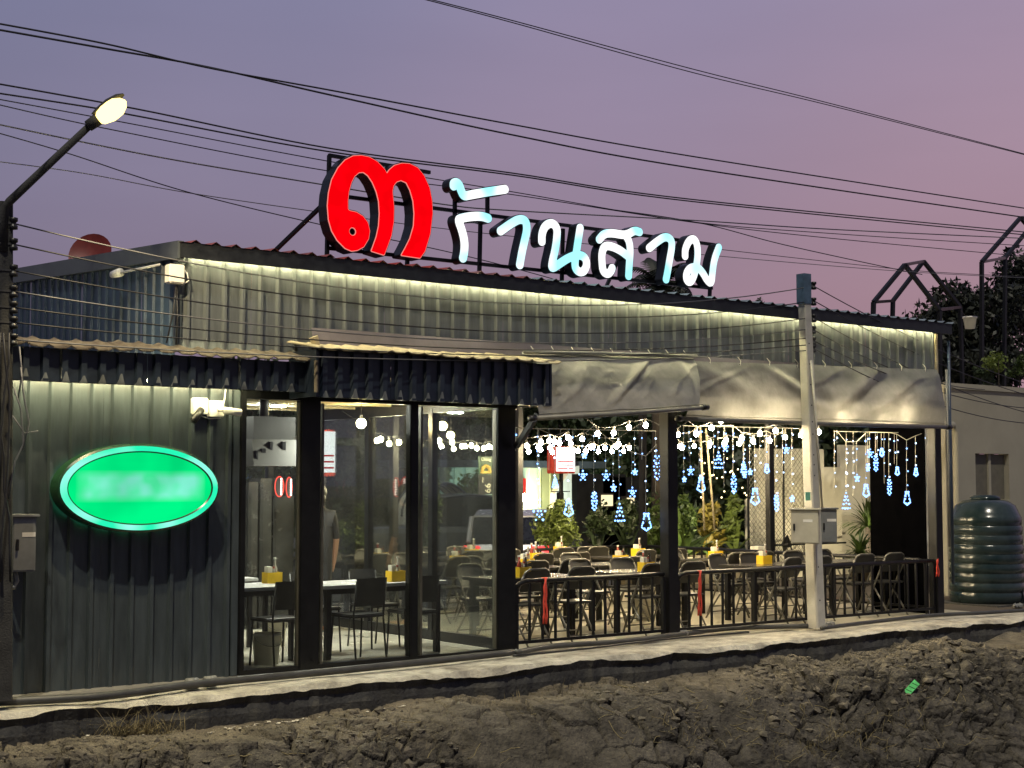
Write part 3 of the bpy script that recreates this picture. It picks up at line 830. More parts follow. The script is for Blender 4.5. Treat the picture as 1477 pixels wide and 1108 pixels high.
def letter(paths, hw, ox, oy, sc, mat):
    P_ = [smooth_path(to_sign(p, ox, oy, sc)) for p in paths]
    xs = [a for p in P_ for a, _ in p]; zs = [c for p in P_ for _, c in p]
    b4 = (min(xs)-hw-0.03, max(xs)+hw+0.03, min(zs)-hw-0.03, max(zs)+hw+0.03)
    f = field_solid(seg_field(P_, hw), *b4, 0.011, YS-0.012, YS-0.002).build('letter', mat, sign)
    field_solid(seg_field(P_, hw+0.009), *b4, 0.011, YS, YS+0.13).build('letter_return', 'letter_side', f)
Z3 = (640, 240, 0.16248); Z4 = (850, 300, 0.14218)
HW = 0.048
letter([[(85,175),(85,150),(110,142),(135,165),(150,215),(175,268),(230,255),(400,225),(540,205)]], HW, *Z3, 'letter_white')
letter([[(390,462),(330,442),(230,447),(150,462),(125,478),(160,570),(183,670),(180,760),(168,815)]], HW, *Z3, 'letter_white')
letter([[(502,575),(590,512),(665,468),(725,480),(738,560),(715,660),(690,770),(672,875)]], HW, *Z3, 'letter_white')
letter([[(868,668),(868,600),(895,530),(955,498),(1005,545),(1002,640),(985,750),(960,850),(955,912),(1020,868),(1100,815),(1180,785),(1245,800),(1270,860),(1250,925),(1212,945),(1168,915),(1160,860),(1172,780),(1190,660),(1208,548)]], HW, *Z3, 'letter_white')
letter([[(98,320),(145,262),(230,255),(330,275),(390,268),(455,228),(505,245)], [(370,285),(405,350),(412,450),(402,560),(395,690)],
        [(388,490),(310,430),(220,388),(150,385),(122,460),(125,560),(135,645),(182,675),(215,645),(228,612)]], HW, *Z4, 'letter_white')
letter([[(605,408),(680,345),(765,288),(830,320),(835,400),(812,520),(792,640),(775,725)]], HW, *Z4, 'letter_white')
letter([[(968,488),(968,420),(1005,335),(1052,310),(1090,360),(1098,470),(1085,580),(1060,690),(1020,762),(978,730),(982,655),(1030,600),(1100,605),(1150,660),(1190,735),(1235,772),(1247,640),(1265,520),(1310,402)]], HW, *Z4, 'letter_white')
out_ = [(775,762),(805,720),(838,610),(853,480),(850,400),(835,320),(800,240),(760,190),(710,165),(660,162),(615,175),(580,205),(565,230),(545,195),(500,150),(450,122),(400,112),(350,115),(300,140),(255,190),(215,265),(195,350),(188,430),(195,520),(215,590),(250,650),(300,700),(340,717),(375,712),(415,690),(445,640),(452,590),(440,540),(410,500),(370,475),(325,465),(313,455),(312,400),(318,340),(335,280),(355,240),(385,215),(415,213),(445,235),(475,280),(500,340),(515,400),(520,480),(515,560),(500,630),(475,700),(468,718),(545,742),(565,690),(590,620),(605,530),(607,440),(600,370),(597,340),(605,300),(625,275),(655,265),(690,280),(715,330),(735,400),(742,480),(738,560),(715,640),(685,700),(660,745)]
OUT = np.array(to_sign(out_, 430, 200, 0.2256))
HC = to_sign([(345,595)], 430, 200, 0.2256)[0]
def numeral(off):
    def fn(X_, Z_):
        d = np.full(X_.shape, 9.0); inside = np.zeros(X_.shape, bool)
        for i in range(len(OUT)):
            ax, az = OUT[i]; bx, bz = OUT[(i+1) % len(OUT)]
            dx, dz = bx-ax, bz-az; L = dx*dx+dz*dz+1e-12
            t = np.clip(((X_-ax)*dx+(Z_-az)*dz)/L, 0, 1)
            d = np.minimum(d, np.hypot(X_-ax-t*dx, Z_-az-t*dz))
            cond = ((az > Z_) != (bz > Z_)) & (X_ < (bx-ax)*(Z_-az)/(bz-az+1e-12)+ax)
            inside ^= cond
        sd = np.where(inside, -d, d) - off
        hole = 0.046 - off - np.hypot(X_-HC[0], Z_-HC[1])
        return np.maximum(sd, hole)
    return fn
bb = (OUT[:,0].min()-0.04, OUT[:,0].max()+0.04, OUT[:,1].min()-0.04, OUT[:,1].max()+0.04)
glow('letter_trim', (1.0, 0.30, 0.26), 0.95, sampled=False)
f = field_solid(numeral(0.004), *bb, 0.011, YS-0.014, YS-0.0085).build('numeral', 'letter_red', sign)
field_solid(numeral(0.011), *bb, 0.011, YS-0.008, YS-0.002).build('numeral_trim', 'letter_trim', f)
field_solid(numeral(0.020), *bb, 0.012, YS, YS+0.15).build('numeral_return', 'letter_side', f)
def sbar(a, b_, r=0.018, dy=0.16):
    MB().bar(onY(*a, YS+dy), onY(*b_, YS+dy), r).build('frame_bar', 'black_metal', sign)
sbar((474,224),(620,249)); sbar((475,224),(471,392)); sbar((473,358),(1027,416)); sbar((500,284),(1030,353))
sbar((588,368),(586,402)); sbar((693,318),(691,412)); sbar((656,268),(656,310)); sbar((703,280),(703,308))
sbar((812,330),(810,420)); sbar((950,340),(950,412)); sbar((1027,352),(1023,438))
MB().bar(onY(463,298,YS+0.2), onY(380,378,YS+1.2), 0.018).build('stay_bar', 'black_metal', sign)
MB().bar(onY(893,372,YS+0.2), onY(868,428,YS+1.0), 0.018).build('stay_bar', 'black_metal', sign)

# ================================================================== OVAL SIGN
oc = onY(203, 704, 12.24)
ov = thing('oval_sign', 'glowing green oval light box mounted on the ribbed grey wall', 'sign', (oc.x, YF, oc.z))
A, B_ = 0.745, 0.385
def ellring(a0, b0, a1, b1, ya, yb_, n=64):
    m = MB(); vs = []
    for (a, b2, yy) in ((a0, b0, ya), (a1, b1, yb_)):
        vs += [(oc.x + a*math.cos(2*math.pi*k/n), yy, oc.z + b2*math.sin(2*math.pi*k/n)) for k in range(n)]
    m.add(vs, [(k, (k+1)%n, n+(k+1)%n, n+k) for k in range(n)]); return m
body = ellring(A, B_, A, B_, 12.40, 12.235); body.f += ellring(A, B_, A-0.018, B_-0.018, 12.235, 12.22).f and []
body.build('housing', 'sign_green_dark', ov, True)
ellring(A, B_, A-0.02, B_-0.02, 12.235, 12.222).build('rim', 'sign_green_dark', ov, True)
ellring(A-0.02, B_-0.02, A-0.075, B_-0.065, 12.222, 12.205).build('lit_ring', 'oval_ring', ov, True)
ellring(A-0.075, B_-0.065, A-0.088, B_-0.077, 12.205, 12.215).build('groove', 'sign_green_dark', ov, True)
fm = MB(); n_ = 64; vs = []
for t in (1.0, 0.8, 0.6, 0.4, 0.2, 0.02):
    vs += [(oc.x + (A-0.088)*t*math.cos(2*math.pi*k/n_), 12.215 - 0.05*(1-t*t), oc.z + (B_-0.077)*t*math.sin(2*math.pi*k/n_)) for k in range(n_)]
fm.add(vs, [(j*n_+k, j*n_+(k+1)%n_, (j+1)*n_+(k+1)%n_, (j+1)*n_+k) for j in range(5) for k in range(n_)] + [tuple(5*n_+k for k in range(n_))])
om = bpy.data.materials.new('oval_face'); om.use_nodes = True; MATS['oval_face'] = om
n, l = om.node_tree.nodes, om.node_tree.links; n.remove(n['Principled BSDF'])
em = n.new('ShaderNodeEmission'); em.inputs['Strength'].default_value = 1.0
tc = n.new('ShaderNodeTexCoord')
mpg = n.new('ShaderNodeMapping'); mpg.inputs['Location'].default_value = (-oc.x, 0, -(oc.z+0.015))
l.new(tc.outputs['Object'], mpg.inputs['Vector'])
sp = n.new('ShaderNodeSeparateXYZ'); l.new(mpg.outputs['Vector'], sp.inputs[0])
# soft pale print across the middle of the face
ab = n.new('ShaderNodeMath'); ab.operation = 'ABSOLUTE'; l.new(sp.outputs['Z'], ab.inputs[0])
bz = n.new('ShaderNodeMapRange'); bz.inputs['From Min'].default_value = 0.14; bz.inputs['From Max'].default_value = 0.07; l.new(ab.outputs[0], bz.inputs['Value'])
ax_ = n.new('ShaderNodeMath'); ax_.operation = 'ABSOLUTE'; l.new(sp.outputs['X'], ax_.inputs[0])
bx = n.new('ShaderNodeMapRange'); bx.inputs['From Min'].default_value = 0.60; bx.inputs['From Max'].default_value = 0.48; l.new(ax_.outputs[0], bx.inputs['Value'])
nz = n.new('ShaderNodeTexNoise'); nz.inputs['Scale'].default_value = 7.0; nz.inputs['Detail'].default_value = 0.5; l.new(tc.outputs['Object'], nz.inputs['Vector'])
nr = n.new('ShaderNodeMapRange'); nr.inputs['From Min'].default_value = 0.3; nr.inputs['From Max'].default_value = 0.62; nr.inputs['To Min'].default_value = 0.35; nr.inputs['To Max'].default_value = 0.95; l.new(nz.outputs['Fac'], nr.inputs['Value'])
m1 = n.new('ShaderNodeMath'); m1.operation = 'MULTIPLY'; l.new(bz.outputs[0], m1.inputs[0]); l.new(bx.outputs[0], m1.inputs[1])
m2 = n.new('ShaderNodeMath'); m2.operation = 'MULTIPLY'; l.new(m1.outputs[0], m2.inputs[0]); l.new(nr.outputs[0], m2.inputs[1])
mxc = n.new('ShaderNodeMix'); mxc.data_type = 'RGBA'
mxc.inputs['A'].default_value = (0.0, 0.86, 0.23, 1); mxc.inputs['B'].default_value = (0.23, 0.88, 0.66, 1)
l.new(m2.outputs[0], mxc.inputs['Factor']); l.new(mxc.outputs['Result'], em.inputs['Color'])
nz3 = n.new('ShaderNodeTexNoise'); nz3.inputs['Scale'].default_value = 1.8; nz3.inputs['Detail'].default_value = 2; l.new(tc.outputs['Object'], nz3.inputs['Vector'])
nr3 = n.new('ShaderNodeMapRange'); nr3.inputs['From Min'].default_value = 0.35; nr3.inputs['From Max'].default_value = 0.65; nr3.inputs['To Min'].default_value = 0.80; nr3.inputs['To Max'].default_value = 1.12
l.new(nz3.outputs['Fac'], nr3.inputs['Value']); l.new(nr3.outputs['Result'], em.inputs['Strength']); l.new(em.outputs[0], n['Material Output'].inputs['Surface'])
fm.build('lit_face', 'oval_face', ov, True)

# ================================================================== POLES, LAMP, BOXES
def concrete_pole(px_top, py_top, px_bot, py_bot, Yp, w0, w1, mat, label, holes, name='utility_pole'):
    a = onY(px_bot, py_bot, Yp); b2 = onY(px_top, py_top, Yp)
    t = thing(name, label, 'pole', (a.x, Yp, 0))
    m = MB(); vs = []
    for p, w in ((a, w0), (b2, w1)):
        c_ = w*0.22
        for dx, dy in ((-w+c_,-w),(w-c_,-w),(w,-w+c_),(w,w-c_),(w-c_,w),(-w+c_,w),(-w,w-c_),(-w,-w+c_)):
            vs.append((p.x+dx, p.y+dy, p.z))
    m.add(vs, [(k, (k+1)%8, 8+(k+1)%8, 8+k) for k in range(8)] + [tuple(range(8,16))])
    m.build('shaft', mat, t)
    for q in holes:
        f_ = (q - a.z)/(b2.z - a.z); x_ = a.x + (b2.x-a.x)*f_; w_ = w0 + (w1-w0)*f_
        MB().tube([(x_-0.02, Yp-w_-0.0015, q), (x_-0.02, Yp-w_+0.01, q)], 0.010, 8).build('bolt_hole', 'black_plastic', t)
    return t, a, b2
YP = 12.12
rp_, ra, rb = concrete_pole(1159, 396, 1178, 906, YP, 0.085, 0.058, 'pole_concrete', 'slim pale concrete pole with stacked insulators standing on the kerb before the terrace', [0.35, 0.75, 1.85, 1.98, 2.1, 2.35, 2.5, 2.7, 2.95, 3.2, 3.45], 'utility_pole')
m = MB(); p = onY(1160, 432, YP)
m.box(rb.x-0.062, rb.x+0.062, YP-0.0665, YP+0.062, p.z-0.06, rb.z+0.004); m.build('painted_top', 'pole_blue', rp_)
for py in (412, 435, 459, 476, 492, 503):
    p = onY(1172, py, YP-0.02)
    mi = MB(); mi.lathe([(0.012,-0.05),(0.035,-0.045),(0.035,-0.02),(0.022,-0.01),(0.022,0.01),(0.035,0.02),(0.035,0.045),(0.012,0.05)], p + Vector((0.02,0,0)), 10)
    mi.build('insulator', 'black_plastic', rp_, True)
    MB().box(p.x-0.08, p.x+0.02, YP-0.03, YP-0.01, p.z-0.008, p.z+0.008).build('insulator_arm', 'pipe_grey', rp_)
MB().tube([onY(1170, 520, YP-0.09), onY(1178, 620, YP-0.09), onY(1186, 733, YP-0.09)], 0.014, 8).build('conduit', 'pole_concrete', rp_, True)
p = onY(1166, 716, YP-0.085)
MB().box(p.x-0.045, p.x+0.045, YP-0.0795, YP-0.0775, p.z-0.05, p.z+0.05).build('sticker', 'sticker', rp_)

def meter_box(x, y, z, w, d, h, yaw, mat, label):
    t = thing('meter_box', label, 'meter box', (x, y, z))
    MB().cbox(x-w/2, x+w/2, y-d/2, y+d/2, z, z+h-0.012, 0.006).build('case', mat, t)
    MB().cbox(x-w/2-0.025, x+w/2+0.02, y-d/2-0.03, y+d/2, z+h-0.0119, z+h+0.010, 0.004).build('rain_lid', mat, t)
    o = MB().cbox(x-w/2+0.012, x+w/2-0.012, y-d/2-0.008, y-d/2-0.0005, z+0.012, z+h-0.035, 0.003).build('door', mat, t)
    MB().cbox(x-w/2+0.03, x-w/2+0.05, y-d/2-0.03, y-d/2-0.0085, z+h*0.38, z+h*0.58, 0.003).build('handle', 'black_plastic', o)
    MB().box(x-0.02, x+0.09, y-d/2-0.0105, y-d/2-0.0085, z+h*0.62, z+h*0.70).build('nameplate', 'white_plastic', o)
    t.rotation_euler = (0, 0, yaw)
    return t
q0 = onY(1162, 784, YP-0.15)
meter_box(q0.x, YP-0.15, q0.z, 0.33, 0.20, 0.41, RAD(-52), 'box_beige', 'pale beige metal cabinet on the front of the slim concrete pole')
q0 = onY(1194, 783, YP+0.02)
meter_box(q0.x, YP+0.02, q0.z, 0.20, 0.16, 0.42, RAD(-40), 'box_grey', 'grey metal cabinet behind the beige one, right side of the slim pole')

YL = 11.75
lp_, la, lb = concrete_pole(7, 292, 3, 1010, YL, 0.064, 0.052, 'pole_dark', 'weathered dark utility pole with street lamp at the left edge of the photo', [3.5, 3.7])
for py in (322, 352, 390, 420, 443, 465, 490):
    p = onY(14, py, YL-0.05)
    MB().lathe([(0.012,-0.05),(0.035,-0.045),(0.035,-0.02),(0.022,-0.01),(0.022,0.01),(0.035,0.02),(0.035,0.045),(0.012,0.05)], p + Vector((0.03,0,0)), 10).build('insulator', 'black_plastic', lp_, True)
    MB().box(p.x-0.08, p.x+0.03, YL-0.06, YL-0.04, p.z-0.008, p.z+0.008).build('insulator_arm', 'pipe_grey', lp_)
# street lamp bolted to the pole top
arm0 = onY(6, 300, YL-0.04); arm1 = onY(133, 178, 11.15)
st = thing('street_lamp', 'lit amber street lamp on a slanting arm above the restaurant', 'street lamp', arm0)
MB().tube([arm0 + Vector((0,0,-0.35)), arm0, arm0 + (arm1-arm0)*0.06 + Vector((0,0,0.01)), arm1], [0.035, 0.035, 0.034, 0.028], 10).build('arm', 'pole_dark', st, True)
h1 = onY(176, 148, 11.0)
ax = (h1-arm1).normalized(); u = ax.cross(Vector((0,0,1))).normalized(); w = u.cross(ax)
MB().tube([arm1 - ax*0.04, arm1 + ax*0.06], [0.045, 0.05], 10).build('socket', 'pole_dark', st, True)
m = MB(); L = (h1-arm1).length
vs = []
for t_, r_ in [(0.05,0.035),(0.12,0.06),(0.25,0.078),(0.36,0.06),(0.42,0.02)]:
    for k in range(7):
        a = math.pi*k/6; vs.append(arm1 + ax*(t_*L/0.36) + u*(r_*math.cos(a)) + w*(r_*0.55*math.sin(a) + 0.045))
m.add(vs, [(j*7+k, j*7+k+1, (j+1)*7+k+1, (j+1)*7+k) for j in range(4) for k in range(6)])
m.build('lamp_head', 'pole_dark', st, True)
m = MB(); vs = []
for t_, r_ in [(0.06,0.03),(0.10,0.066),(0.20,0.092),(0.30,0.086),(0.37,0.05),(0.40,0.01)]:
    for k in range(14):
        a = 2*math.pi*k/14; vs.append(arm1 + ax*(t_*L/0.36) + u*(r_*math.cos(a)) + w*(r_*0.85*math.sin(a) - 0.005))
m.add(vs, [(j*14+k, j*14+(k+1)%14, (j+1)*14+(k+1)%14, (j+1)*14+k) for j in range(5) for k in range(14)])
m.build('lamp_glass', 'street_glow', st, True)
sl_d = bpy.data.lights.new('lamp_light', 'SPOT'); sl_d.energy = 420; sl_d.color = (1.0, 0.80, 0.45); sl_d.shadow_soft_size = 0.05; sl_d.spot_size = RAD(112); sl_d.spot_blend = 0.5
sl = bpy.data.objects.new('lamp_light', sl_d); COL.objects.link(sl); sl.location = h1 + Vector((-0.02, -0.02, -0.14))
sl.rotation_euler = Vector((0.45, 0.13, -0.88)).to_track_quat('-Z', 'Y').to_euler(); attach(sl, st)

q0 = onY(27, 824, YF-0.16)
meter_box(q0.x, YF-0.16, q0.z, 0.20, 0.22, 0.46, 0.0, 'box_grey', 'tall grey metal box with open lid on the ribbed wall by the left pole')
m = MB(); p = onY(10, 640, YL+0.02)
t = thing('cable_bundle', 'tangled black cable bundle hanging down the left pole', 'cables', (p.x, YL, 0))
for i in range(3):
    pts = []
    for j in range(9):
        f_ = j/8; q = onY(6 + 9*math.sin(f_*4+i*2) + random.uniform(-3, 3), 480 + 360*f_, YL-0.11)
        pts.append(q)
    MB().tube(pts, 0.009, 5).build('cable', 'cable', t, True)
for seg in ([(20,560),(30,590),(34,640),(22,665),(12,720)], [(30,530),(34,570),(42,610),(33,650)], [(18,600),(35,625),(55,622)], [(28,500),(32,540),(26,575)]):
    MB().tube([onY(a, b2, YL-0.1) for a, b2 in seg], 0.007, 5).build('loose_end', 'cable_pale', t, True)
MB().tube([onY(5, 825, YF-0.2), onY(10, 845, YF-0.2), onY(20, 848, YF-0.2), onY(25, 838, YF-0.2), onY(22, 824, YF-0.2)], 0.018, 8).build('elbow', 'coupling', t, True)

# ================================================================== CCTV, junction boxes, spotlight, dish
def cctv(px, py, label, aim, bodymat):
    p = onY(px, py, YF-0.03)
    t = thing('security_camera', label, 'camera', (p.x, YF, p.z))
    MB().cbox(p.x-0.075, p.x+0.075, YF-0.085, YF-0.026, p.z-0.075, p.z+0.075, 0.008).build('junction_box', 'white_plastic', t)
    a = Vector((p.x, YF-0.10, p.z-0.01)); d = Vector(aim).normalized()
    MB().tube([a, a + d*0.07 + Vector((0, -0.03, 0))], 0.018, 10).build('joint', 'white_plastic', t, True)
    a = a + d*0.09 + Vector((0, -0.035, 0))
    MB().tube([a - d*0.05, a - d*0.048, a + d*0.11, a + d*0.115], [0.018, 0.032, 0.034, 0.028], 12).build('barrel', bodymat, t, True)
    MB().tube([a + d*0.115, a + d*0.12], 0.024, 12).build('lens', 'black_plastic', t, True)
cctv(286, 586, 'white security camera with dark drooping barrel, left of the pair on the wall', (-0.62, -0.35, -0.62), 'black_plastic')
cctv(309, 590, 'white security camera pointing right along the wall, nearest the glass', (0.95, -0.2, -0.12), 'white_plastic')
t = tag(MB().tube([onY(290, 600, YF-0.03), onY(302, 604, YF-0.04), onY(318, 603, YF-0.04), onY(324, 575, YF-0.03), onY(326, 556, YF-0.03)], 0.006, 6).build('camera_cable', 'white_plastic', None, True), 'thin white cable looping under the security cameras', 'cable')
p = onY(251, 396, YF-0.08)
t = thing('junction_box', 'white junction box at the upper left corner of the building', 'junction box', (p.x, YF, p.z))
MB().cbox(p.x-0.075, p.x+0.075, YF-0.15, YF-0.04, p.z-0.085, p.z+0.085, 0.01).build('case', 'white_plastic', t)
MB().tube([onY(262, 385, YF-0.1), onY(270, 395, YF-0.1), onY(272, 405, YF-0.1), onY(262, 412, YF-0.1)], 0.006, 6).build('cable', 'white_plastic', t, True)
MB().tube([onY(254, 412, YF-0.1), onY(250, 450, YF-0.1), onY(240, 495, YF-0.1)], 0.008, 6).build('cable', 'cable', t, True)
MB().tube([onY(255, 412, YF-0.09), onY(256, 460, YF-0.09), onY(254, 497, YF-0.09)], 0.008, 6).build('cable', 'cable', t, True)
p0 = onX(171, 394, UX0-0.12); p1 = onX(210, 386, UX0-0.08)
t = thing('flood_lamp', 'small pale bullet lamp on a bracket under the left verge', 'lamp', p1)
MB().tube([p0, p1, p1 + (p1-p0)*0.5], 0.012, 8).build('bracket', 'white_plastic', t, True)
MB().tube([p0 + Vector((0,-0.05,0)), p0 + Vector((0,-0.04,0)), p0 + Vector((0,0.14,0))], [0.03, 0.045, 0.035], 12).build('head', 'white_plastic', t, True)
dc = onX(130, 366, 7.4)
t = thing('satellite_dish', 'dark red satellite dish behind the left roof edge', 'satellite dish', (dc.x, dc.y, 3.9))
m = MB(); dn = Vector((-0.62, -0.62, 0.30)).normalized(); du = dn.orthogonal().normalized(); dv = dn.cross(du)
vs = []
for j in range(7):
    r_ = 0.29*j/6 + 0.001
    for k in range(24):
        a = 2*math.pi*k/24; vs.append(dc + du*r_*math.cos(a) + dv*r_*math.sin(a) + dn*(0.9*r_*r_ - 0.07))
m.add(vs, [(j*24+k, j*24+(k+1)%24, (j+1)*24+(k+1)%24, (j+1)*24+k) for j in range(6) for k in range(24)])
m.build('reflector', 'dish_red', t, True)
MB().tube([dc - dn*0.07, Vector((dc.x+0.1, dc.y+0.1, dc.z-0.5))], 0.025, 8).build('mast', 'steel_trim', t, True)

# ================================================================== TARPS
def tarp(tl, tr, bl, br, ytop, ybot, folds, label, seed, poles=True, top_pole=False):
    t = thing('tarp_blind', label, 'tarpaulin', onY(*tl, ytop))
    nx, nz_ = 90, 34; vs = []
    A_, B2, C_, D_ = onY(*tl, ytop), onY(*tr, ytop), onY(*bl, ybot), onY(*br, ybot)
    for j in range(nz_+1):
        v = j/nz_
        for i in range(nx+1):
            u_ = i/nx
            p = (A_*(1-u_) + B2*u_)*(1-v) + (C_*(1-u_) + D_*u_)*v
            p = p + Vector((0, -0.10*math.sin(math.pi*v)*0.6, 0))
            d = 0
            for fu, fw, fa, lean in folds:
                d += 0.6*fa*math.exp(-((u_ - fu - lean*(v-0.5))/fw)**2)*math.sin(math.pi*min(1, v*1.05+0.05))
            nzv = float(fbm(np.array([u_*9+seed]), np.array([v*3.0]), 3, seed)[0])
            d += 0.018*nzv*math.sin(math.pi*min(1, v+0.08))
            rd = float(fbm(np.array([u_*7+v*2.2+seed*3]), np.array([v*1.6+u_*2]), 3, seed+9)[0])
            d += 0.022*max(0.0, 0.07-abs(rd))/0.07*math.sin(math.pi*min(1, v+0.05))
            sag = 0.035*math.sin(math.pi*u_)*v*float(fbm(np.array([u_*4+seed]), np.array([0.5]), 2, seed+3)[0])
            vs.append((p.x, p.y - d, p.z + sag))
    m = MB(); n1_ = nx+1
    m.add(vs, [(j*n1_+i, j*n1_+i+1, (j+1)*n1_+i+1, (j+1)*n1_+i) for j in range(nz_) for i in range(nx)])
    m.build('sheet', 'tarp', t, True)
    for k in range(9):
        u_ = (k+0.5)/9; q = A_*(1-u_) + B2*u_
        MB().tube([(q.x + 0.014*math.cos(2*math.pi*h/10), q.y-0.012, q.z-0.035 + 0.014*math.sin(2*math.pi*h/10)) for h in range(11)], 0.004, 5, False).build('eyelet', 'steel_shiny', t)
        MB().tube([(q.x, q.y-0.014, q.z-0.035), (q.x+0.02, q.y-0.01, q.z+0.02), (q.x+0.01, q.y+0.03, q.z+0.07)], 0.004, 5).build('tie_rope', 'paper_white', t)
    MB().tube([Vector(vs[(nz_-2)*(nx+1)+i]) + Vector((0, -0.004, 0)) for i in range(0, nx+1, 3)], 0.005, 5).build('hem', 'grey_metal', t, True)
    dx = (D_-C_).normalized()
    MB().tube([C_ - dx*0.10, C_ + (D_-C_)*0.5 + Vector((0,0,-0.012)), D_ + dx*0.12], 0.026, 8).build('bottom_pole', 'grey_metal', t, True)
    MB().tube([C_ - dx*0.13, C_ - dx*0.05], 0.034, 8).build('pole_end', 'black_plastic', t, True)
    MB().tube([D_ + dx*0.05, D_ + dx*0.14], 0.034, 8).build('pole_end', 'black_plastic', t, True)
    if top_pole:
        MB().tube([A_ + Vector((0,-0.05,0)), B2 + Vector((0,-0.05,0))], 0.022, 8).build('top_roll', 'tarp', t, True)
    return t
tarp((752,508), (1000,514), (778,603), (1008,588), YF-0.12, YF-0.55, [(0.55,0.03,0.07,-0.35),(0.60,0.02,-0.04,-0.35),(0.93,0.03,0.07,0.10),(0.25,0.06,0.05,-0.3),(0.75,0.05,-0.03,0.1)],
     'creased grey tarpaulin blind beside the dark entrance hood, bottom pole tilted', 4, top_pole=True)
tarp((1000,521), (1350,533), (988,604), (1362,616), YF-0.10, YF-0.22, [(0.18,0.05,0.05,0.35),(0.40,0.025,0.06,0.3),(0.46,0.03,-0.04,0.3),(0.60,0.03,0.06,-0.25),(0.66,0.03,-0.05,-0.25),(0.78,0.04,0.06,-0.25),(0.92,0.04,0.05,-0.2)],
     'long grey tarpaulin blind across the terrace front behind the slim pole', 12)
t = tag(MB().bar(onY(777, 596, YF-0.45), onY(744, 645, YF-0.12), 0.025).build('brace_arm', 'black_metal'), 'black brace arm propping the tilted tarpaulin pole', 'brace')

# ================================================================== RAILINGS
def railing(a, b2, label, skip=()):
    a, b2 = Vector(a), Vector(b2); t = thing('railing', label, 'railing', (a+b2)/2)
    up = Vector((0,0,1)); d = (b2-a); L = d.length; d.normalize()
    MB().tube([a+up*0.66, a+up*0.70+d*0.04, a+up*0.725+d*0.12, b2+up*0.725], 0.026, 8).build('top_rail', 'black_metal', t, True)
    MB().bar(a+up*0.09, b2+up*0.09, 0.016).build('bottom_rail', 'black_metal', t)
    n_ = max(2, round(L/0.18)); me = None
    for i in range(1, n_):
        p = a + d*(L*i/n_)
        if me is None:
            m = MB(); m.bar((0,0,0.09), (0,0,0.715), 0.011); me = m.mesh('baluster'); me.materials.append(MATS['black_metal'])
        o = bpy.data.objects.new('baluster', me); COL.objects.link(o); o.location = p
        o.parent = t; o.matrix_parent_inverse = Matrix.Translation(-t.location)
    for q in (a, b2):
        MB().cbox(q.x-0.02, q.x+0.02, q.y-0.02, q.y+0.02, 0, 0.70, 0.004).build('end_post', 'black_metal', t)
px965 = onY(966, 900, YF).x; px1352 = onY(1352, 880, YF).x
railing((f3[1]+0.03, YF-0.02, 0), (px965-0.11, YF-0.02, 0), 'low black railing between the glass room and the first terrace post')
railing((px965+0.11, YF-0.02, 0), (px1352-0.10, YF-0.02, 0), 'long low black railing running behind the slim pole to the right corner')
railing((px1352-0.02, YF+0.15, 0), (px1352-0.02, 18.1, 0), 'low black railing along the right flank of the terrace')
railing((10.0, 18.25, 0), (14.1, 18.25, 0), 'low black railing along the back of the terrace before the bushes')
railing((14.3, 18.25, 0), (16.7, 18.25, 0), 'low black railing at the back of the terrace before the white panels')
def strap(px, py0, py1, label):
    p0 = onY(px, py0, YF-0.06); p1 = onY(px, py1, YF-0.06)
    t = thing('red_strap', label, 'strap', p1)
    for i in range(3):
        pts = [p0 + Vector((0.01*i, 0.05, 0.01)), p0 + Vector((0.012*i, 0, 0.02))]
        for j in range(1, 7):
            f_ = j/6; pts.append(p0*(1-f_) + p1*f_ + Vector((0.022*math.sin(f_*5+i*2), -0.005*i, 0)))
        MB().tube(pts, 0.010, 5).build('band', 'red_strap', t, True)
strap(786, 836, 900, 'red strap knotted over the railing next to the glass room')
strap(1009, 826, 888, 'red strap hanging from the railing right of the middle post')
strap(1352, 806, 832, 'short red strap tied at the right corner of the railing')

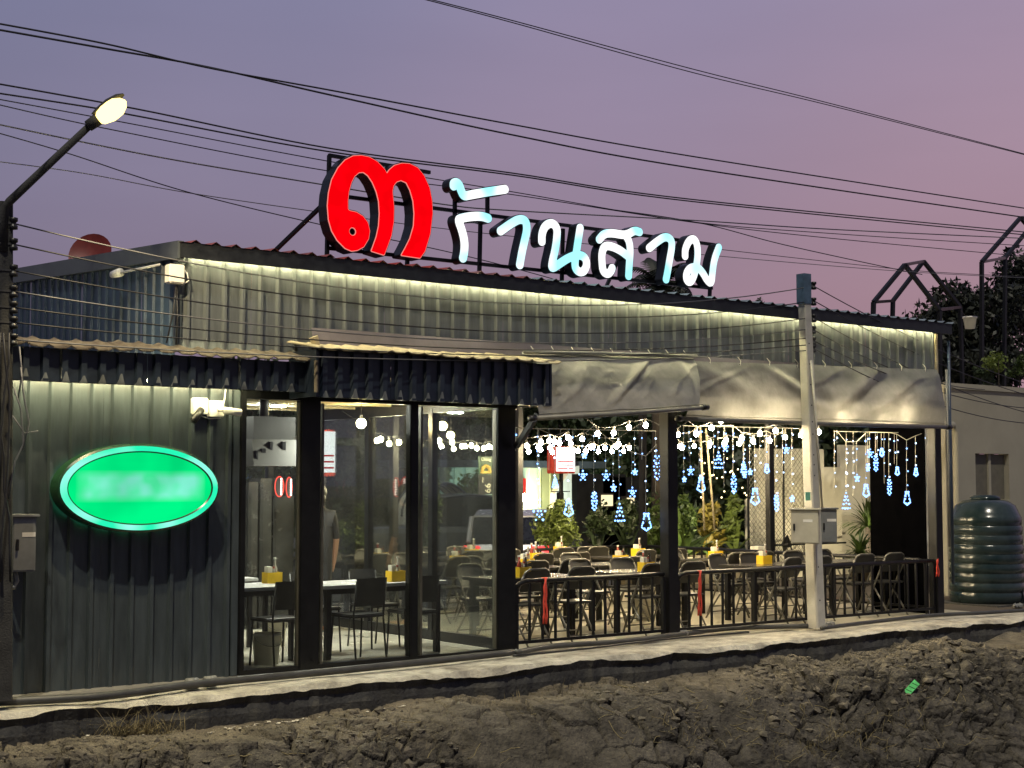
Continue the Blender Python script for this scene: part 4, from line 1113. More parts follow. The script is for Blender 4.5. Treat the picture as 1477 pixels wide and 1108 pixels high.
# ================================================================== TABLES, CHAIRS, CADDIES
def make_table(name, label, L, Wd, H, topmat, group):
    t = thing(name, label, 'table', (0,0,0), group)
    MB().cbox(-L/2, L/2, -Wd/2, Wd/2, H-0.035, H, 0.006).build('table_top', topmat, t)
    MB().box(-L/2+0.06, L/2-0.06, -Wd/2+0.05, Wd/2-0.05, H-0.09, H-0.0351).build('apron', 'black_metal', t)
    for sx_ in (-1, 1):
        for sy in (-1, 1):
            MB().box(sx_*(L/2-0.09)-0.028, sx_*(L/2-0.09)+0.028, sy*(Wd/2-0.08)-0.028, sy*(Wd/2-0.08)+0.028, 0, H-0.0901).build('leg', 'black_metal', t)
    return t
def make_folding_chair():
    """folding chair facing +y, back at -y"""
    t = thing('folding_chair', 'x', 'chair', (0,0,0), 'grey folding chairs on the terrace')
    for s_ in (-1, 1):
        MB().tube([(s_*0.20, 0.20, 0.0), (s_*0.20, 0.02, 0.40), (s_*0.20, -0.13, 0.68), (s_*0.185, -0.16, 0.76)], 0.0125, 6).build('leg', 'chair_rim', t, True)
        MB().tube([(s_*0.175, -0.22, 0.0), (s_*0.175, 0.10, 0.44)], 0.0115, 6).build('leg', 'chair_rim', t, True)
    MB().tube([(-0.185,-0.16,0.76), (-0.165,-0.17,0.80), (-0.11,-0.175,0.825), (0.11,-0.175,0.825), (0.165,-0.17,0.80), (0.185,-0.16,0.76)], 0.0125, 6).build('top_bow', 'chair_rim', t, True)
    m = MB(); vs = []
    for (zz, hw, yy) in ((0.58,0.185,-0.085),(0.64,0.19,-0.113),(0.70,0.188,-0.138),(0.76,0.178,-0.158),(0.795,0.155,-0.167),(0.815,0.10,-0.172)):
        for k in range(7):
            x_ = -hw + 2*hw*k/6; vs.append((x_, yy - 0.03*(1-(x_/0.2)**2), zz))
    m.add(vs, [(j*7+k, j*7+k+1, (j+1)*7+k+1, (j+1)*7+k) for j in range(5) for k in range(6)])
    m.build('backrest', 'chair_grey', t, True)
    MB().cbox(-0.19, 0.19, -0.15, 0.20, 0.425, 0.45, 0.01).build('seat', 'chair_grey', t)
    MB().tube([(-0.20,0.155,0.10),(0.20,0.155,0.10)], 0.008, 6).build('stretcher', 'chair_rim', t, True)
    MB().tube([(-0.175,-0.16,0.08),(0.175,-0.16,0.08)], 0.008, 6).build('stretcher', 'chair_rim', t, True)
    return t
def make_black_chair():
    t = thing('stacking_chair', 'x', 'chair', (0,0,0), 'black chairs in the glass room')
    for s_ in (-1, 1):
        MB().tube([(s_*0.19, -0.22, 0), (s_*0.185, -0.17, 0.44), (s_*0.18, -0.22, 0.80)], 0.011, 6).build('leg', 'black_metal', t, True)
        MB().tube([(s_*0.19, 0.20, 0), (s_*0.18, 0.17, 0.43)], 0.011, 6).build('leg', 'black_metal', t, True)
    MB().cbox(-0.20, 0.20, -0.19, 0.20, 0.43, 0.465, 0.012).build('seat', 'black_plastic', t)
    m = MB(); vs = []
    for (zz, yy) in ((0.55,-0.185),(0.65,-0.20),(0.75,-0.215),(0.82,-0.225)):
        for k in range(7):
            x_ = -0.19 + 0.38*k/6; vs.append((x_, yy - 0.02*(1-(x_/0.19)**2), zz))
    m.add(vs, [(j*7+k, j*7+k+1, (j+1)*7+k+1, (j+1)*7+k) for j in range(3) for k in range(6)])
    m.build('backrest', 'black_plastic', t, True)
    return t
def caddy(x, y, z, label, kind):
    t = thing('condiment_caddy', label, 'condiment caddy', (x, y, z), 'yellow condiment caddies')
    m = MB()
    for a in ((-0.085,0.085,-0.06,-0.054),(-0.085,0.085,0.054,0.06),(-0.085,-0.079,-0.054,0.054),(0.079,0.085,-0.054,0.054)):
        m.box(x+a[0], x+a[1], y+a[2], y+a[3], z, z+0.11)
    m.box(x-0.079, x+0.079, y-0.054, y+0.054, z+0.001, z+0.006)
    m.build('box', 'yellow_plastic', t)
    def bottle(dx, dy, h, r, mat, cap):
        b_ = MB().lathe([(r,0.008),(r,h*0.62),(r*0.45,h*0.78),(r*0.42,h)], (x+dx, y+dy, z), 10).build('bottle', mat, t, True)
        MB().lathe([(r*0.5,h),(r*0.5,h+0.02)], (x+dx, y+dy, z+0.0005), 10).build('cap', cap, b_)
    if kind in (0, 2):
        bottle(0.035, -0.02, 0.20, 0.027, 'sauce_dark', 'black_plastic'); bottle(-0.03, 0.02, 0.22, 0.026, 'sauce_red', 'white_plastic')
    if kind in (1, 2):
        bottle(0.04, 0.02, 0.24, 0.026, 'bottle_clear', 'white_plastic')
    if kind in (0, 1):
        MB().cbox(x-0.075, x-0.02, y-0.045, y+0.03, z+0.008, z+0.17, 0.004).build('napkins', 'paper_white', t)
    bottle(0.0, -0.03, 0.15, 0.022, 'bottle_clear', 'sauce_red')
TH = 0.71
proto_t = make_table('dining_table', 'x', 1.25, 0.62, TH, 'table_top', 'dark dining tables on the terrace')
proto_c = make_folding_chair()
used = {'t': False, 'c': False, 'b': False}
def place(proto, key, x, y, rz, label):
    o = proto if not used[key] else copy_tree(proto)
    used[key] = True
    o.location = (x, y, 0); o.rotation_euler = (0, 0, rz); o['label'] = label
    return o
rows = [  # x, y, where it stands, caddy kind, caddy offset
    (10.48, 13.36, 'front row table beside the glass room', 2, (-0.10, -0.12)),
    (12.25, 13.36, 'front row table behind the middle post', 0, (-0.05, -0.19)),
    (14.55, 13.36, 'front row table left of the slim concrete pole', 1, (-0.02, 0.07)),
    (16.05, 13.36, 'front row table nearest the right corner', None, None),
    (11.55, 14.75, 'second row table nearest the glass room', 1, (0.0, -0.10)),
    (13.15, 14.75, 'second row table in the middle of the terrace', 0, (-0.05, -0.12)),
    (15.0, 14.75, 'second row table on the right of the terrace', 1, (-0.07, -0.05)),
    (11.35, 16.05, 'third row table close to the glass room', 0, (0.0, -0.2)),
    (12.75, 16.05, 'third row table left of the middle', 2, (-0.12, -0.2)),
    (14.6, 16.05, 'third row table right of the middle', 1, (0.07, -0.05)),
    (11.0, 17.35, 'back row table nearest the glass room', 0, (0.0, -0.2)),
    (12.55, 17.35, 'back row table before the parked silver car', 1, (0.1, -0.05)),
    (14.2, 17.35, 'back row table before the round bush', 1, (0.0, -0.15)),
]
for (x, y, wh, ck, co) in rows:
    jr = random.uniform(-0.03, 0.03)
    place(proto_t, 't', x, y, jr, 'dark ' + wh)
    if ck is not None:
        caddy(x+co[0], y+co[1], TH, 'yellow condiment caddy on the ' + wh, ck)
    for sx_ in (-1, 1):
        for sy in (-1, 1):
            if wh.startswith('back') and sy > 0 and x > 13.5: continue
            if wh.startswith(('third', 'second')) and sy > 0 and sx_ > 0: continue
            place(proto_c, 'c', x + sx_*0.31 + random.uniform(-0.04, 0.04), y + sy*(0.47 + random.uniform(-0.03, 0.05)),
                  (0 if sy < 0 else math.pi) + random.uniform(-0.13, 0.13),
                  'grey folding chair, %s %s seat, %s' % ('near' if sy < 0 else 'far', 'left' if sx_ < 0 else 'right', wh))
# glass room furniture
bt = make_table('dining_table', 'x', 1.5, 0.70, 0.74, 'table_white', 'pale tables in the glass room')
bt.location = (8.35, 13.22, 0); bt['label'] = 'long pale table behind the wide front pane of the glass room'
bt2 = copy_tree(bt); bt2.location = (7.00, 13.45, 0); bt2['label'] = 'pale table behind the narrow pane next to the grey wall'; bt2.scale = (0.62, 1, 1)
bt3 = copy_tree(bt); bt3.location = (7.15, 14.75, 0); bt3['label'] = 'pale table farther back in the glass room'; bt3.scale = (0.75, 0.9, 1)
caddy(8.56, 13.05, 0.74, 'yellow condiment caddy on the long pale table behind the front pane', 1)
caddy(7.42, 13.60, 0.74, 'yellow condiment caddy on the table behind the narrow pane', 1)
bc = make_black_chair()
for x, y, rz, lab in ((7.95, 12.80, 0.1, 'black chair left of the pair nearest the wide front pane'), (8.62, 12.82, -0.08, 'black chair right of the pair nearest the wide front pane'),
                      (7.10, 12.88, 0.1, 'black chair behind the narrow pane by the grey wall'), (8.0, 13.72, math.pi, 'black chair on the far left side of the long pale table'),
                      (8.75, 13.75, math.pi+0.1, 'black chair on the far right side of the long pale table'), (7.0, 14.22, 0.1, 'black chair before the table farther back in the glass room')):
    place(bc, 'b', x, y, rz, lab)
def bucket(px, py, r, h, label, X=None):
    p = onZ(px, py, 0.0)
    t = thing('bucket', label, 'bucket', (p.x, p.y, 0), None)
    MB().lathe([(r*0.82,0),(r,h-0.03),(r*1.06,h-0.03),(r*1.06,h),(r*0.97,h),(r*0.9,h-0.05)], (p.x, p.y, 0), 18).build('pail', 'bucket', t, True)
    MB().tube([(p.x + r*1.05*math.cos(a), p.y - 0.2*r - 0.8*r*abs(math.sin(a)), h-0.03-0.09*math.sin(a)) for a in [math.pi*k/8 for k in range(9)]], 0.004, 5).build('handle', 'grey_metal', t, True)
bucket(384, 958, 0.14, 0.30, 'white bucket on the floor under the table behind the narrow pane')
bucket(396, 930, 0.13, 0.28, 'second white bucket just behind the first, under the same table')
bucket(930, 895, 0.13, 0.30, 'pale bucket on the terrace floor beside the middle post')

# kitchen hood and the red reflection of a neon sign behind the narrow pane
p = onY(398, 638, 13.7)
t = thing('range_hood', 'beige sloping extractor hood hanging behind the narrow pane', 'extractor hood', p)
a = onY(366, 672, 13.5); b2 = onY(432, 672, 13.5); c3 = onY(378, 602, 13.9); d3 = onY(436, 602, 13.9)
m = MB(); zt_, zm, zb_ = c3.z, onY(380, 634, 13.7).z, a.z
m.add([(a.x,13.5,zb_),(b2.x+0.1,13.5,zb_),(b2.x+0.1,14.1,zb_),(a.x,14.1,zb_),(a.x+0.04,13.62,zm),(b2.x+0.1,13.62,zm),(b2.x+0.1,14.1,zm),(a.x+0.04,14.1,zm)],
      [(0,3,2,1),(4,5,6,7),(0,1,5,4),(1,2,6,5),(2,3,7,6),(3,0,4,7)])
m.build('canopy', 'hood_beige', t)
MB().box(a.x+0.10, b2.x+0.06, 13.7, 14.08, zm+0.001, zt_).build('upper_case', 'kitchen_dark', t)
MB().tube([(a.x+0.3, 13.85, zt_), (a.x+0.3, 13.85, GZ+0.08)], 0.05, 10).build('duct', 'kitchen_dark', t, True)
for px0, px1, py0, py1 in ((391,395,637,654),(409,414,637,654),(378,384,647,653),(368,371,650,668)):
    q0 = onY(px0, py1, 13.55); q1 = onY(px1, py0, 13.55); yy = 13.5 + 0.12*((q0.z+q1.z)/2 - zb_)/(zm-zb_)
    MB().box(q0.x, q1.x, yy-0.012, yy+0.03, q0.z, q1.z).build('slot', 'black_plastic', t)
def led_oval(px, py, w, h, Yo, label):
    p = onY(px, py, Yo); t = thing('led_sign', label, 'LED sign', p)  # solid glowing oval modelled in place of a sign's reflection
    n_ = 22; ring = [(p.x + w*math.cos(2*math.pi*k/n_), Yo, p.z + h*math.sin(2*math.pi*k/n_)) for k in range(n_+1)]
    MB().tube(ring, 0.008, 6, False).build('neon_tube', 'neon_red', t, True)
    MB().box(p.x-w*0.9, p.x+w*0.9, Yo+0.02, Yo+0.03, p.z-h*0.9, p.z+h*0.9).build('backing', 'black_plastic', t)
    m = MB()
    for k in range(7): m.ball((p.x+0.02, Yo-0.01, p.z - h*0.75 + 1.5*h*k/6), 0.014, 6, 4)
    tag(m.build('led_dots', 'neon_white', t), kind='stuff')
led_oval(403, 702, 0.06, 0.12, 15.9, 'left of two small red LED sign ovals glowing behind the narrow pane')
led_oval(417, 703, 0.04, 0.12, 15.9, 'right of two small red LED sign ovals glowing behind the narrow pane')
# steel cabinets behind the narrow pane
for i, (px0, px1, py0) in enumerate(((358, 372, 695), (375, 392, 690), (394, 424, 715))):
    q0, q1 = onY(px0, 800, 16.2), onY(px1, 800, 16.2)
    zt_ = onY(px0, py0, 16.2).z
    o = thing('steel_locker', ['narrow steel locker at the left behind the red LED signs', 'middle steel locker behind the red LED signs', 'wide low steel locker below the red LED signs'][i], 'locker', (q0.x, 16.2, 0))
    MB().cbox(q0.x, q1.x, 16.2, 16.5, 0, zt_, 0.01).build('case', 'box_dark', o)
    MB().cbox(q0.x+0.02, q1.x-0.02, 16.185, 16.199, 0.05, zt_-0.05, 0.005).build('door', 'box_dark', o)

# ================================================================== PERSON (dark clothes, seen past the thick glass-room post)
def person(x, y, face, label):
    t = thing('person', label, 'person', (x, y, 0))
    vs = [(0,0,0.95),(0,0,1.15),(0,0,1.36),(0,0,1.46),(0,0.01,1.53),(0,0.015,1.60),(0,0.02,1.68)]
    rs = [0.13,0.125,0.14,0.07,0.05,0.085,0.075]
    ed = [(0,1),(1,2),(2,3),(3,4),(4,5),(5,6)]
    def chain(start, pts):
        prev = start
        for p, r_ in pts:
            vs.append(p); rs.append(r_); ed.append((prev, len(vs)-1)); prev = len(vs)-1
    for s_ in (-1, 1):
        chain(0, [((s_*0.09,0,0.88),0.095),((s_*0.10,0.01,0.50),0.062),((s_*0.10,-0.02,0.10),0.042),((s_*0.105,0.02,0.045),0.04),((s_*0.115,0.15,0.035),0.034)])
        chain(2, [((s_*0.17,0,1.39),0.062),((s_*0.215,-0.01,1.12),0.043),((s_*0.21,0.07,0.88),0.031),((s_*0.205,0.09,0.81),0.027)])
        w = len(vs)-1
        for k, (dx, ln) in enumerate(((-0.03,0.065),(-0.01,0.08),(0.01,0.078),(0.03,0.06))):
            chain(w, [((s_*0.205, 0.09+dx, 0.775),0.010),((s_*0.20, 0.095+dx, 0.775-ln*0.6),0.009),((s_*0.19, 0.10+dx, 0.775-ln),0.008)])
        chain(w, [((s_*0.195,0.125,0.79),0.010),((s_*0.185,0.14,0.755),0.009)])
    me = bpy.data.meshes.new('body'); me.from_pydata(vs, ed, []); me.update()
    o = bpy.data.objects.new('body_tmp', me); COL.objects.link(o)
    sk = o.modifiers.new('skin', 'SKIN'); sk.use_smooth_shade = True
    for i, v in enumerate(o.data.skin_vertices[0].data):
        v.radius = (rs[i]*1.15 if i in (0,1,2) else rs[i], rs[i]*0.85 if i in (0,1,2) else rs[i]); v.use_root = (i == 0)
    o.modifiers.new('sub', 'SUBSURF').render_levels = 2
    o.modifiers['sub'].levels = 2
    dg = bpy.context.evaluated_depsgraph_get(); dg.update()
    bm_ = bpy.data.meshes.new_from_object(o.evaluated_get(dg)); bpy.data.objects.remove(o)
    bm_.name = 'body'; bm_.materials.clear()
    for k in ('cloth_black', 'skin', 'orange_shoe'): bm_.materials.append(MATS[k])
    R_ = Matrix.Rotation(face, 4, 'Z'); 
    for p in bm_.polygons:
        c = p.center; p.use_smooth = True
        p.material_index = 1 if (c.z > 1.47 or (abs(c.x) > 0.16 and c.z < 1.10 and c.z > 0.6)) else (2 if c.z < 0.075 else 0)
    bm_.transform(Matrix.Translation((x, y, 0)) @ R_)
    link('body', bm_, None, t)
    hm = MB(); hm.ball((0, 0.0, 1.645), 0.103, 14, 8, 1.05); hm.ball((0, -0.03, 1.58), 0.085, 12, 6, 1.1)
    for i, v in enumerate(hm.v):
        q = R_ @ Vector(v); hm.v[i] = (q.x + x, q.y + y, q.z)
    hm.build('hair', 'hair_black', t, True)
pp = onZ(458, 912, 0.0)
person(pp.x, pp.y, RAD(-20), 'person in black clothes standing half hidden behind the thick glass-room post')

# ================================================================== LAMPS INSIDE
def pendant(px, py, Yp, r, label, zc=GZ+0.08):
    p = onY(px, py, Yp); t = thing('pendant_bulb', label, 'lamp', p)
    MB().tube([(p.x, Yp, zc), (p.x, Yp, p.z + r)], 0.005, 6).build('cord', 'black_plastic', t)
    MB().lathe([(0.018, r*0.9), (0.018, r*0.9+0.05)], p, 10).build('socket', 'black_plastic', t)
    MB().ball(p, r, 12, 8).build('bulb', 'lamp_warm', t, True)
pendant(521, 611, 14.6, 0.055, 'large warm bulb glowing behind the wide front pane')
pendant(650, 628, 16.2, 0.05, 'warm pendant bulb seen through the right front pane', 3.0)
for i, (x, y, lab) in enumerate(((7.15, 15.1, 'flat ceiling light above the steel lockers'), (8.3, 13.3, 'flat ceiling light above the long pale table'), (8.4, 15.3, 'flat ceiling light at the back of the glass room'))):
    t = thing('ceiling_light', lab, 'lamp', (x, y, GZ+0.05), 'ceiling lights of the glass room')
    MB().lathe([(0.10, 0.0), (0.10, 0.028)], (x, y, GZ+0.0515), 20).build('ring', 'white_plastic', t)
    MB().lathe([(0.085, -0.012), (0.09, 0.0)], (x, y, GZ+0.051), 20).build('diffuser', 'cool_tube', t)

# festoon strings
def to_px(lst, ox, oy, sc): return [(ox + a*sc, oy + b_*sc) for a, b_ in lst]
B = to_px([(82,247),(163,258),(175,293),(247,238),(232,268),(245,283),(297,228),(300,270),(315,297),(327,234),(357,244),(408,210),(424,247),(441,287),(467,288),(492,218),(512,292),(540,268),(555,261),(583,187),(588,292),(627,272),(666,292),(678,183),(692,265),(706,250),(736,291),(768,150),(770,272),(867,137),(1058,193),(1068,263),(1083,270),(1155,260),(1166,188),(1258,153),(1247,245),(1240,262),(1333,245),(1343,226),(1435,212),(1422,245)], 720, 580, 0.2437)
B += to_px([(323,170),(230,187),(287,228),(190,232),(380,208),(473,195),(580,177)], 1040, 580, 0.2437)
B += to_px([(115,457),(230,485),(320,412),(345,470),(458,428),(475,500),(565,472),(595,472),(663,463),(722,492),(795,495),(850,473),(900,487)], 590, 580, 0.1354)
B += to_px([(1100,420),(1130,408),(1198,443),(1275,433)], 345, 560, 0.1806)
bulb_me = None
def festoon(pxs, Yp, label, r=0.031):
    global bulb_me
    pts = [onY(a, b_, Yp) for a, b_ in sorted(pxs)]
    t = thing('string_lights', label, 'string lights', (pts[0].x, Yp, pts[0].z))
    cord = []
    for i, p in enumerate(pts):
        cord.append(p + Vector((0, 0, 0.085)))
        if i+1 < len(pts):
            q = pts[i+1]; cord.append((p+q)/2 + Vector((0, 0, 0.085 - 0.05*min(1.0, (q-p).length))))
    a0 = pts[0] + Vector((-0.5, 0, 0.35)); a1 = pts[-1] + Vector((0.5, 0, 0.35))
    MB().tube([a0] + cord + [a1], 0.005, 5).build('cord', 'black_plastic', t, True)
    if bulb_me is None:
        m = MB(); m.ball((0,0,0), r, 10, 6, 1.12); bulb_me = m.mesh('bulb'); bulb_me.materials.append(MATS['bulb_warm'])
        s_ = MB(); s_.lathe([(0.014, 0.034), (0.016, 0.085)], (0,0,0), 8); festoon.sock = s_.mesh('socket'); festoon.sock.materials.append(MATS['black_plastic'])
    for p in pts:
        o = bpy.data.objects.new('bulb', bulb_me); COL.objects.link(o); o.location = p; attach(o, t)
        s_ = bpy.data.objects.new('socket', festoon.sock); COL.objects.link(s_); s_.parent = o
hi = [q for q in B if q[1] < 628]; mid = [q for q in B if 628 <= q[1] < 642 ]; lo = [q for q in B if q[1] >= 642]
festoon([q for q in hi if q[0] < 1000], 14.2, 'high string of warm bulbs left of the middle post')
festoon([q for q in hi if q[0] >= 1000], 13.1, 'high string of warm bulbs under the long tarpaulin')
festoon([q for q in mid if q[0] < 975], 15.5, 'middle string of warm bulbs sagging left of the middle post')
festoon([q for q in mid if q[0] >= 975], 14.2, 'middle string of warm bulbs right of the middle post')
festoon([q for q in lo if q[0] < 975], 17.3, 'lowest and farthest string of warm bulbs at the back of the terrace')
festoon([q for q in lo if q[0] >= 975], 16.0, 'lowest string of warm bulbs right of the middle post')
festoon([(1040, 607), (1078, 606), (1105, 600), (1198, 603), (1258, 608), (1288, 598)], 12.42, 'string of bulbs shining through the lower edge of the long tarpaulin')

# icicle fairy lights with LED figures
YI = 12.66
def fig_pts(kind, s_):
    """outline of a lit figure, in metres about its centre"""
    P_ = []
    if kind == 'star':
        for k in range(5):
            a = math.pi/2 + 2*math.pi*k/5; P_ += [(0.75*math.cos(a), 0.75*math.sin(a)), (0.3*math.cos(a+0.63), 0.3*math.sin(a+0.63))]
    elif kind == 'tree':
        P_ = [(0,1.1),(-0.22,0.65),(0.22,0.65),(-0.36,0.2),(0.36,0.2),(-0.52,-0.3),(0.52,-0.3),(-0.70,-0.8),(-0.25,-0.85),(0.25,-0.85),(0.70,-0.8),(0,-0.2),(0,0.3)]
    elif kind == 'bell':
        P_ = [(-0.35,0.95),(0.35,0.95),(-0.2,0.7),(0.2,0.7),(-0.42,0.35),(0.42,0.35),(-0.5,-0.1),(0.5,-0.1),(-0.72,-0.6),(0.72,-0.6),(-0.3,-0.75),(0.3,-0.75),(0,-1.0)]
    elif kind == 'figure':
        P_ = [(-0.25,1.2),(0.25,1.2),(0,1.0),(-0.42,0.75),(0.42,0.75),(-0.2,0.5),(0.2,0.5),(-0.45,0.15),(0.45,0.15),(0,0.1),(-0.4,-0.25),(0.4,-0.25),(-0.2,-0.55),(0.2,-0.6),(-0.35,-0.9),(0.35,-0.9),(0,-1.15)]
    return [(a*s_, b_*s_) for a, b_ in P_]
wire_fig = {'tree': [(0,1.1),(-0.7,-0.8),(0.7,-0.8),(0,1.1)], 'bell': [(-0.3,0.95),(-0.45,0.2),(-0.78,-0.6),(0,-1.0),(0.78,-0.6),(0.45,0.2),(0.3,0.95),(-0.3,0.95)]}
def icicle(title, strands, Yi=YI):
    first = onY(strands[0][0], strands[0][1], Yi)
    t = thing('fairy_lights', title, 'fairy lights', first)
    tops = [onY(q[0], q[1], Yi) for q in strands]
    MB().tube(tops, 0.004, 5).build('lead_cable', 'paper_white', t)
    for (px, pyt, pyb, kind, s_) in strands:
        a, b_ = onY(px, pyt, Yi), onY(px, pyb, Yi)
        st_ = MB().tube([a, b_], 0.0022, 4).build('strand', 'paper_white', t)
        m = MB(); L_ = (a-b_).length
        for k in range(max(1, int(L_/0.16))):
            z_ = a.z - 0.10 - k*0.16 + random.uniform(-0.03, 0.03)
            if z_ > b_.z: m.ball((a.x + random.uniform(-0.014, 0.014), Yi-0.006, z_), random.uniform(0.007, 0.012), 6, 4)
        if m.v: tag(m.build('led_dots', 'fairy_white' if random.random() < 0.6 else 'fairy_blue', st_), kind='stuff')
        if kind:
            m = MB()
            s_ = s_*0.86; fp = fig_pts(kind, s_)
            for dx, dz in fp: m.ball((b_.x+dx, Yi-0.01, b_.z+dz), 0.0115*random.uniform(0.75, 1.2), 6, 4)
            if kind in wire_fig:
                wf = wire_fig[kind]
                for (ax0, az0), (ax1, az1) in zip(wf[:-1], wf[1:]):
                    for f_ in (0.25, 0.5, 0.75): m.ball((b_.x+(ax0+(ax1-ax0)*f_)*s_, Yi-0.01, b_.z+(az0+(az1-az0)*f_)*s_), 0.009, 6, 4)
            fg = tag(m.build('led_' + kind, 'fairy_blue', t), kind='stuff')
            if kind in wire_fig:
                MB().tube([(b_.x+dx*s_, Yi-0.004, b_.z+dz*s_) for dx, dz in wire_fig[kind]], 0.0022, 5).build('outline', 'cable_pale', fg)
def S(zx, zyt, zyb, kind, s_, o=(720, 580), sc=0.2437): return (o[0]+zx*sc, o[1]+zyt*sc, o[1]+zyb*sc, kind, s_)
O2 = (1040, 580)
icicle('curtain of blue white fairy lights with star and bell before the mint shop', [S(98,150,290,None,0), S(235,160,660,'star',0.13), S(328,200,480,'tree',0.06), S(408,170,630,'bell',0.10)])
icicle('curtain of blue white fairy lights left of the middle post', [S(492,200,437,'star',0.085), S(560,140,590,'figure',0.09), S(630,205,437,'star',0.085), S(710,260,660,'tree',0.115), S(785,295,535,'star',0.085), S(868,320,710,'bell',0.115), S(932,250,390,'figure',0.13)])
icicle('curtain of blue white fairy lights just right of the middle post', [S(985,200,485,'figure',0.07), S(1130,180,408,'star',0.075), S(1192,140,490,'bell',0.10), S(1295,140,350,'tree',0.11), S(1335,140,270,'star',0.075), S(1385,140,490,'figure',0.10), S(1447,190,390,'tree',0.07)])
icicle('curtain of blue white fairy lights left of the slim pole', [S(130,180,390,'tree',0.075,O2), S(198,190,560,'bell',0.115,O2), S(268,170,395,'bell',0.06,O2), S(325,200,600,'figure',0.09,O2), S(383,160,280,'star',0.085,O2)])
icicle('curtain of blue white fairy lights with tree outline right of the slim pole', [S(685,170,240,None,0,O2), S(738,235,590,'tree',0.12,O2), S(802,235,450,'star',0.07,O2), S(855,185,525,'bell',0.095,O2)])
icicle('curtain of blue white fairy lights at the right end of the terrace', [S(880,180,305,'star',0.085,O2), S(913,180,365,'figure',0.095,O2), S(948,180,298,'bell',0.06,O2), S(993,180,505,'figure',0.095,O2), S(1040,190,410,'bell',0.06,O2), S(1098,225,570,'bell',0.105,O2), S(1150,200,415,'bell',0.06,O2), S(1207,180,290,None,0,O2), S(1235,240,340,'star',0.05,O2)])

for i, (x0_, x1_, yt0, yt1, nn_, lab) in enumerate(((770, 955, 618, 622, 11, 'plain curtain of tiny blue white lights behind the figures left of the middle post'), (975, 1150, 614, 618, 12, 'plain curtain of tiny blue white lights behind the figures right of the middle post'), (1195, 1345, 622, 625, 10, 'plain curtain of tiny blue white lights behind the figures at the right end'))):
    st_list = []
    for k in range(nn_):
        u_ = (k + random.uniform(0.2, 0.8))/nn_; px_ = x0_ + (x1_-x0_)*u_; yt_ = yt0 + (yt1-yt0)*u_
        st_list.append((px_, yt_, yt_ + random.uniform(25, 105), 'star' if random.random() < 0.3 else None, random.uniform(0.04, 0.06)))
    icicle(lab, st_list, 13.05)

# ================================================================== PLANTS
def leaf_cloud(c, rad, n_, size, seed, mat, name, parent, clumps=14, smooth=False):
    r_ = np.random.default_rng(seed); c = np.array(c); rad = np.array(rad)
    cc = r_.normal(size=(clumps, 3)); cc /= np.linalg.norm(cc, axis=1)[:, None]; cc *= (r_.random((clumps, 1))**0.5)*0.75
    crad = r_.uniform(0.28, 0.5, clumps)
    k = r_.integers(0, clumps, n_); d = r_.normal(size=(n_, 3)); d /= np.linalg.norm(d, axis=1)[:, None]
    p = (cc[k] + d*(crad[k]*r_.random(n_)**0.4)[:, None])*rad + c
    a = r_.normal(size=(n_, 3)); a /= np.linalg.norm(a, axis=1)[:, None]
    b_ = np.cross(a, r_.normal(size=(n_, 3))); b_ /= np.linalg.norm(b_, axis=1)[:, None] + 1e-9
    s_ = size*r_.uniform(0.6, 1.4, (n_, 1)); a = a*s_; b_ = b_*s_*0.42
    V_ = np.concatenate([p - a, p + b_, p + a, p - b_], 1).reshape(-1, 3)
    F_ = np.arange(n_*4).reshape(-1, 4)
    me = bpy.data.meshes.new(name); me.from_pydata(V_.tolist(), [], F_.tolist()); me.update()
    return link(name, me, mat, parent)
def tree(x, y, z0, zc, rad, n_, size, mat, label, seed, group=None, cat='tree', name='tree', clumps=16):
    t = thing(name, label, cat, (x, y, z0), group)
    rr = random.Random(seed)
    tr = MB().tube([(x, y, z0), (x+0.08, y, z0+(zc-z0)*0.5), (x-0.05, y+0.05, zc)], [0.09, 0.07, 0.04], 8).build('trunk', 'bark', t, True)
    for i in range(5):
        a = rr.uniform(0, 6.28); h = z0 + (zc-z0)*rr.uniform(0.55, 0.9)
        MB().tube([(x, y, h), (x+math.cos(a)*rad[0]*0.35, y+math.sin(a)*rad[1]*0.35, h+rad[2]*0.35), (x+math.cos(a)*rad[0]*0.65, y+math.sin(a)*rad[1]*0.65, h+rad[2]*0.6)], [0.05, 0.035, 0.012], 6).build('limb', 'bark', tr, True)
    leaf_cloud((x, y, zc), rad, n_, size, seed, mat, 'crown', t, clumps)
    return t
def blades(x, y, z, n_, L_, w_, droop, mat, name, parent, seed, up=0.5):
    rr = random.Random(seed); m = MB()
    for i in range(n_):
        a = rr.uniform(0, 6.28); e_ = rr.uniform(up, 1.45); ln = L_*rr.uniform(0.65, 1.1)
        d = Vector((math.cos(a)*math.cos(e_), math.sin(a)*math.cos(e_), math.sin(e_)))
        s_ = Vector((-math.sin(a), math.cos(a), 0)); p = Vector((x, y, z)); vs = []
        K = 6
        for k in range(K+1):
            f_ = k/K; wd = w_*(math.sin(math.pi*min(0.98, 0.12+0.86*f_)))**0.8*0.5
            vs += [p - s_*wd, p + s_*wd + Vector((0,0,0.0))]
            p = p + d*(ln/K); d = (d + Vector((0,0,-droop/K*(1+f_)))).normalized()
        m.add(vs, [(2*k, 2*k+1, 2*k+3, 2*k+2) for k in range(K)])
    me = m.mesh(name); 
    return link(name, me, mat, parent)
def pot(x, y, z, r, h, t, mat='terracotta'):
    return MB().lathe([(r*0.7,0),(r*0.95,h*0.85),(r*1.08,h*0.86),(r*1.08,h),(r*0.95,h),(r*0.9,h-0.04)], (x, y, z), 18).build('pot', mat, t, True)

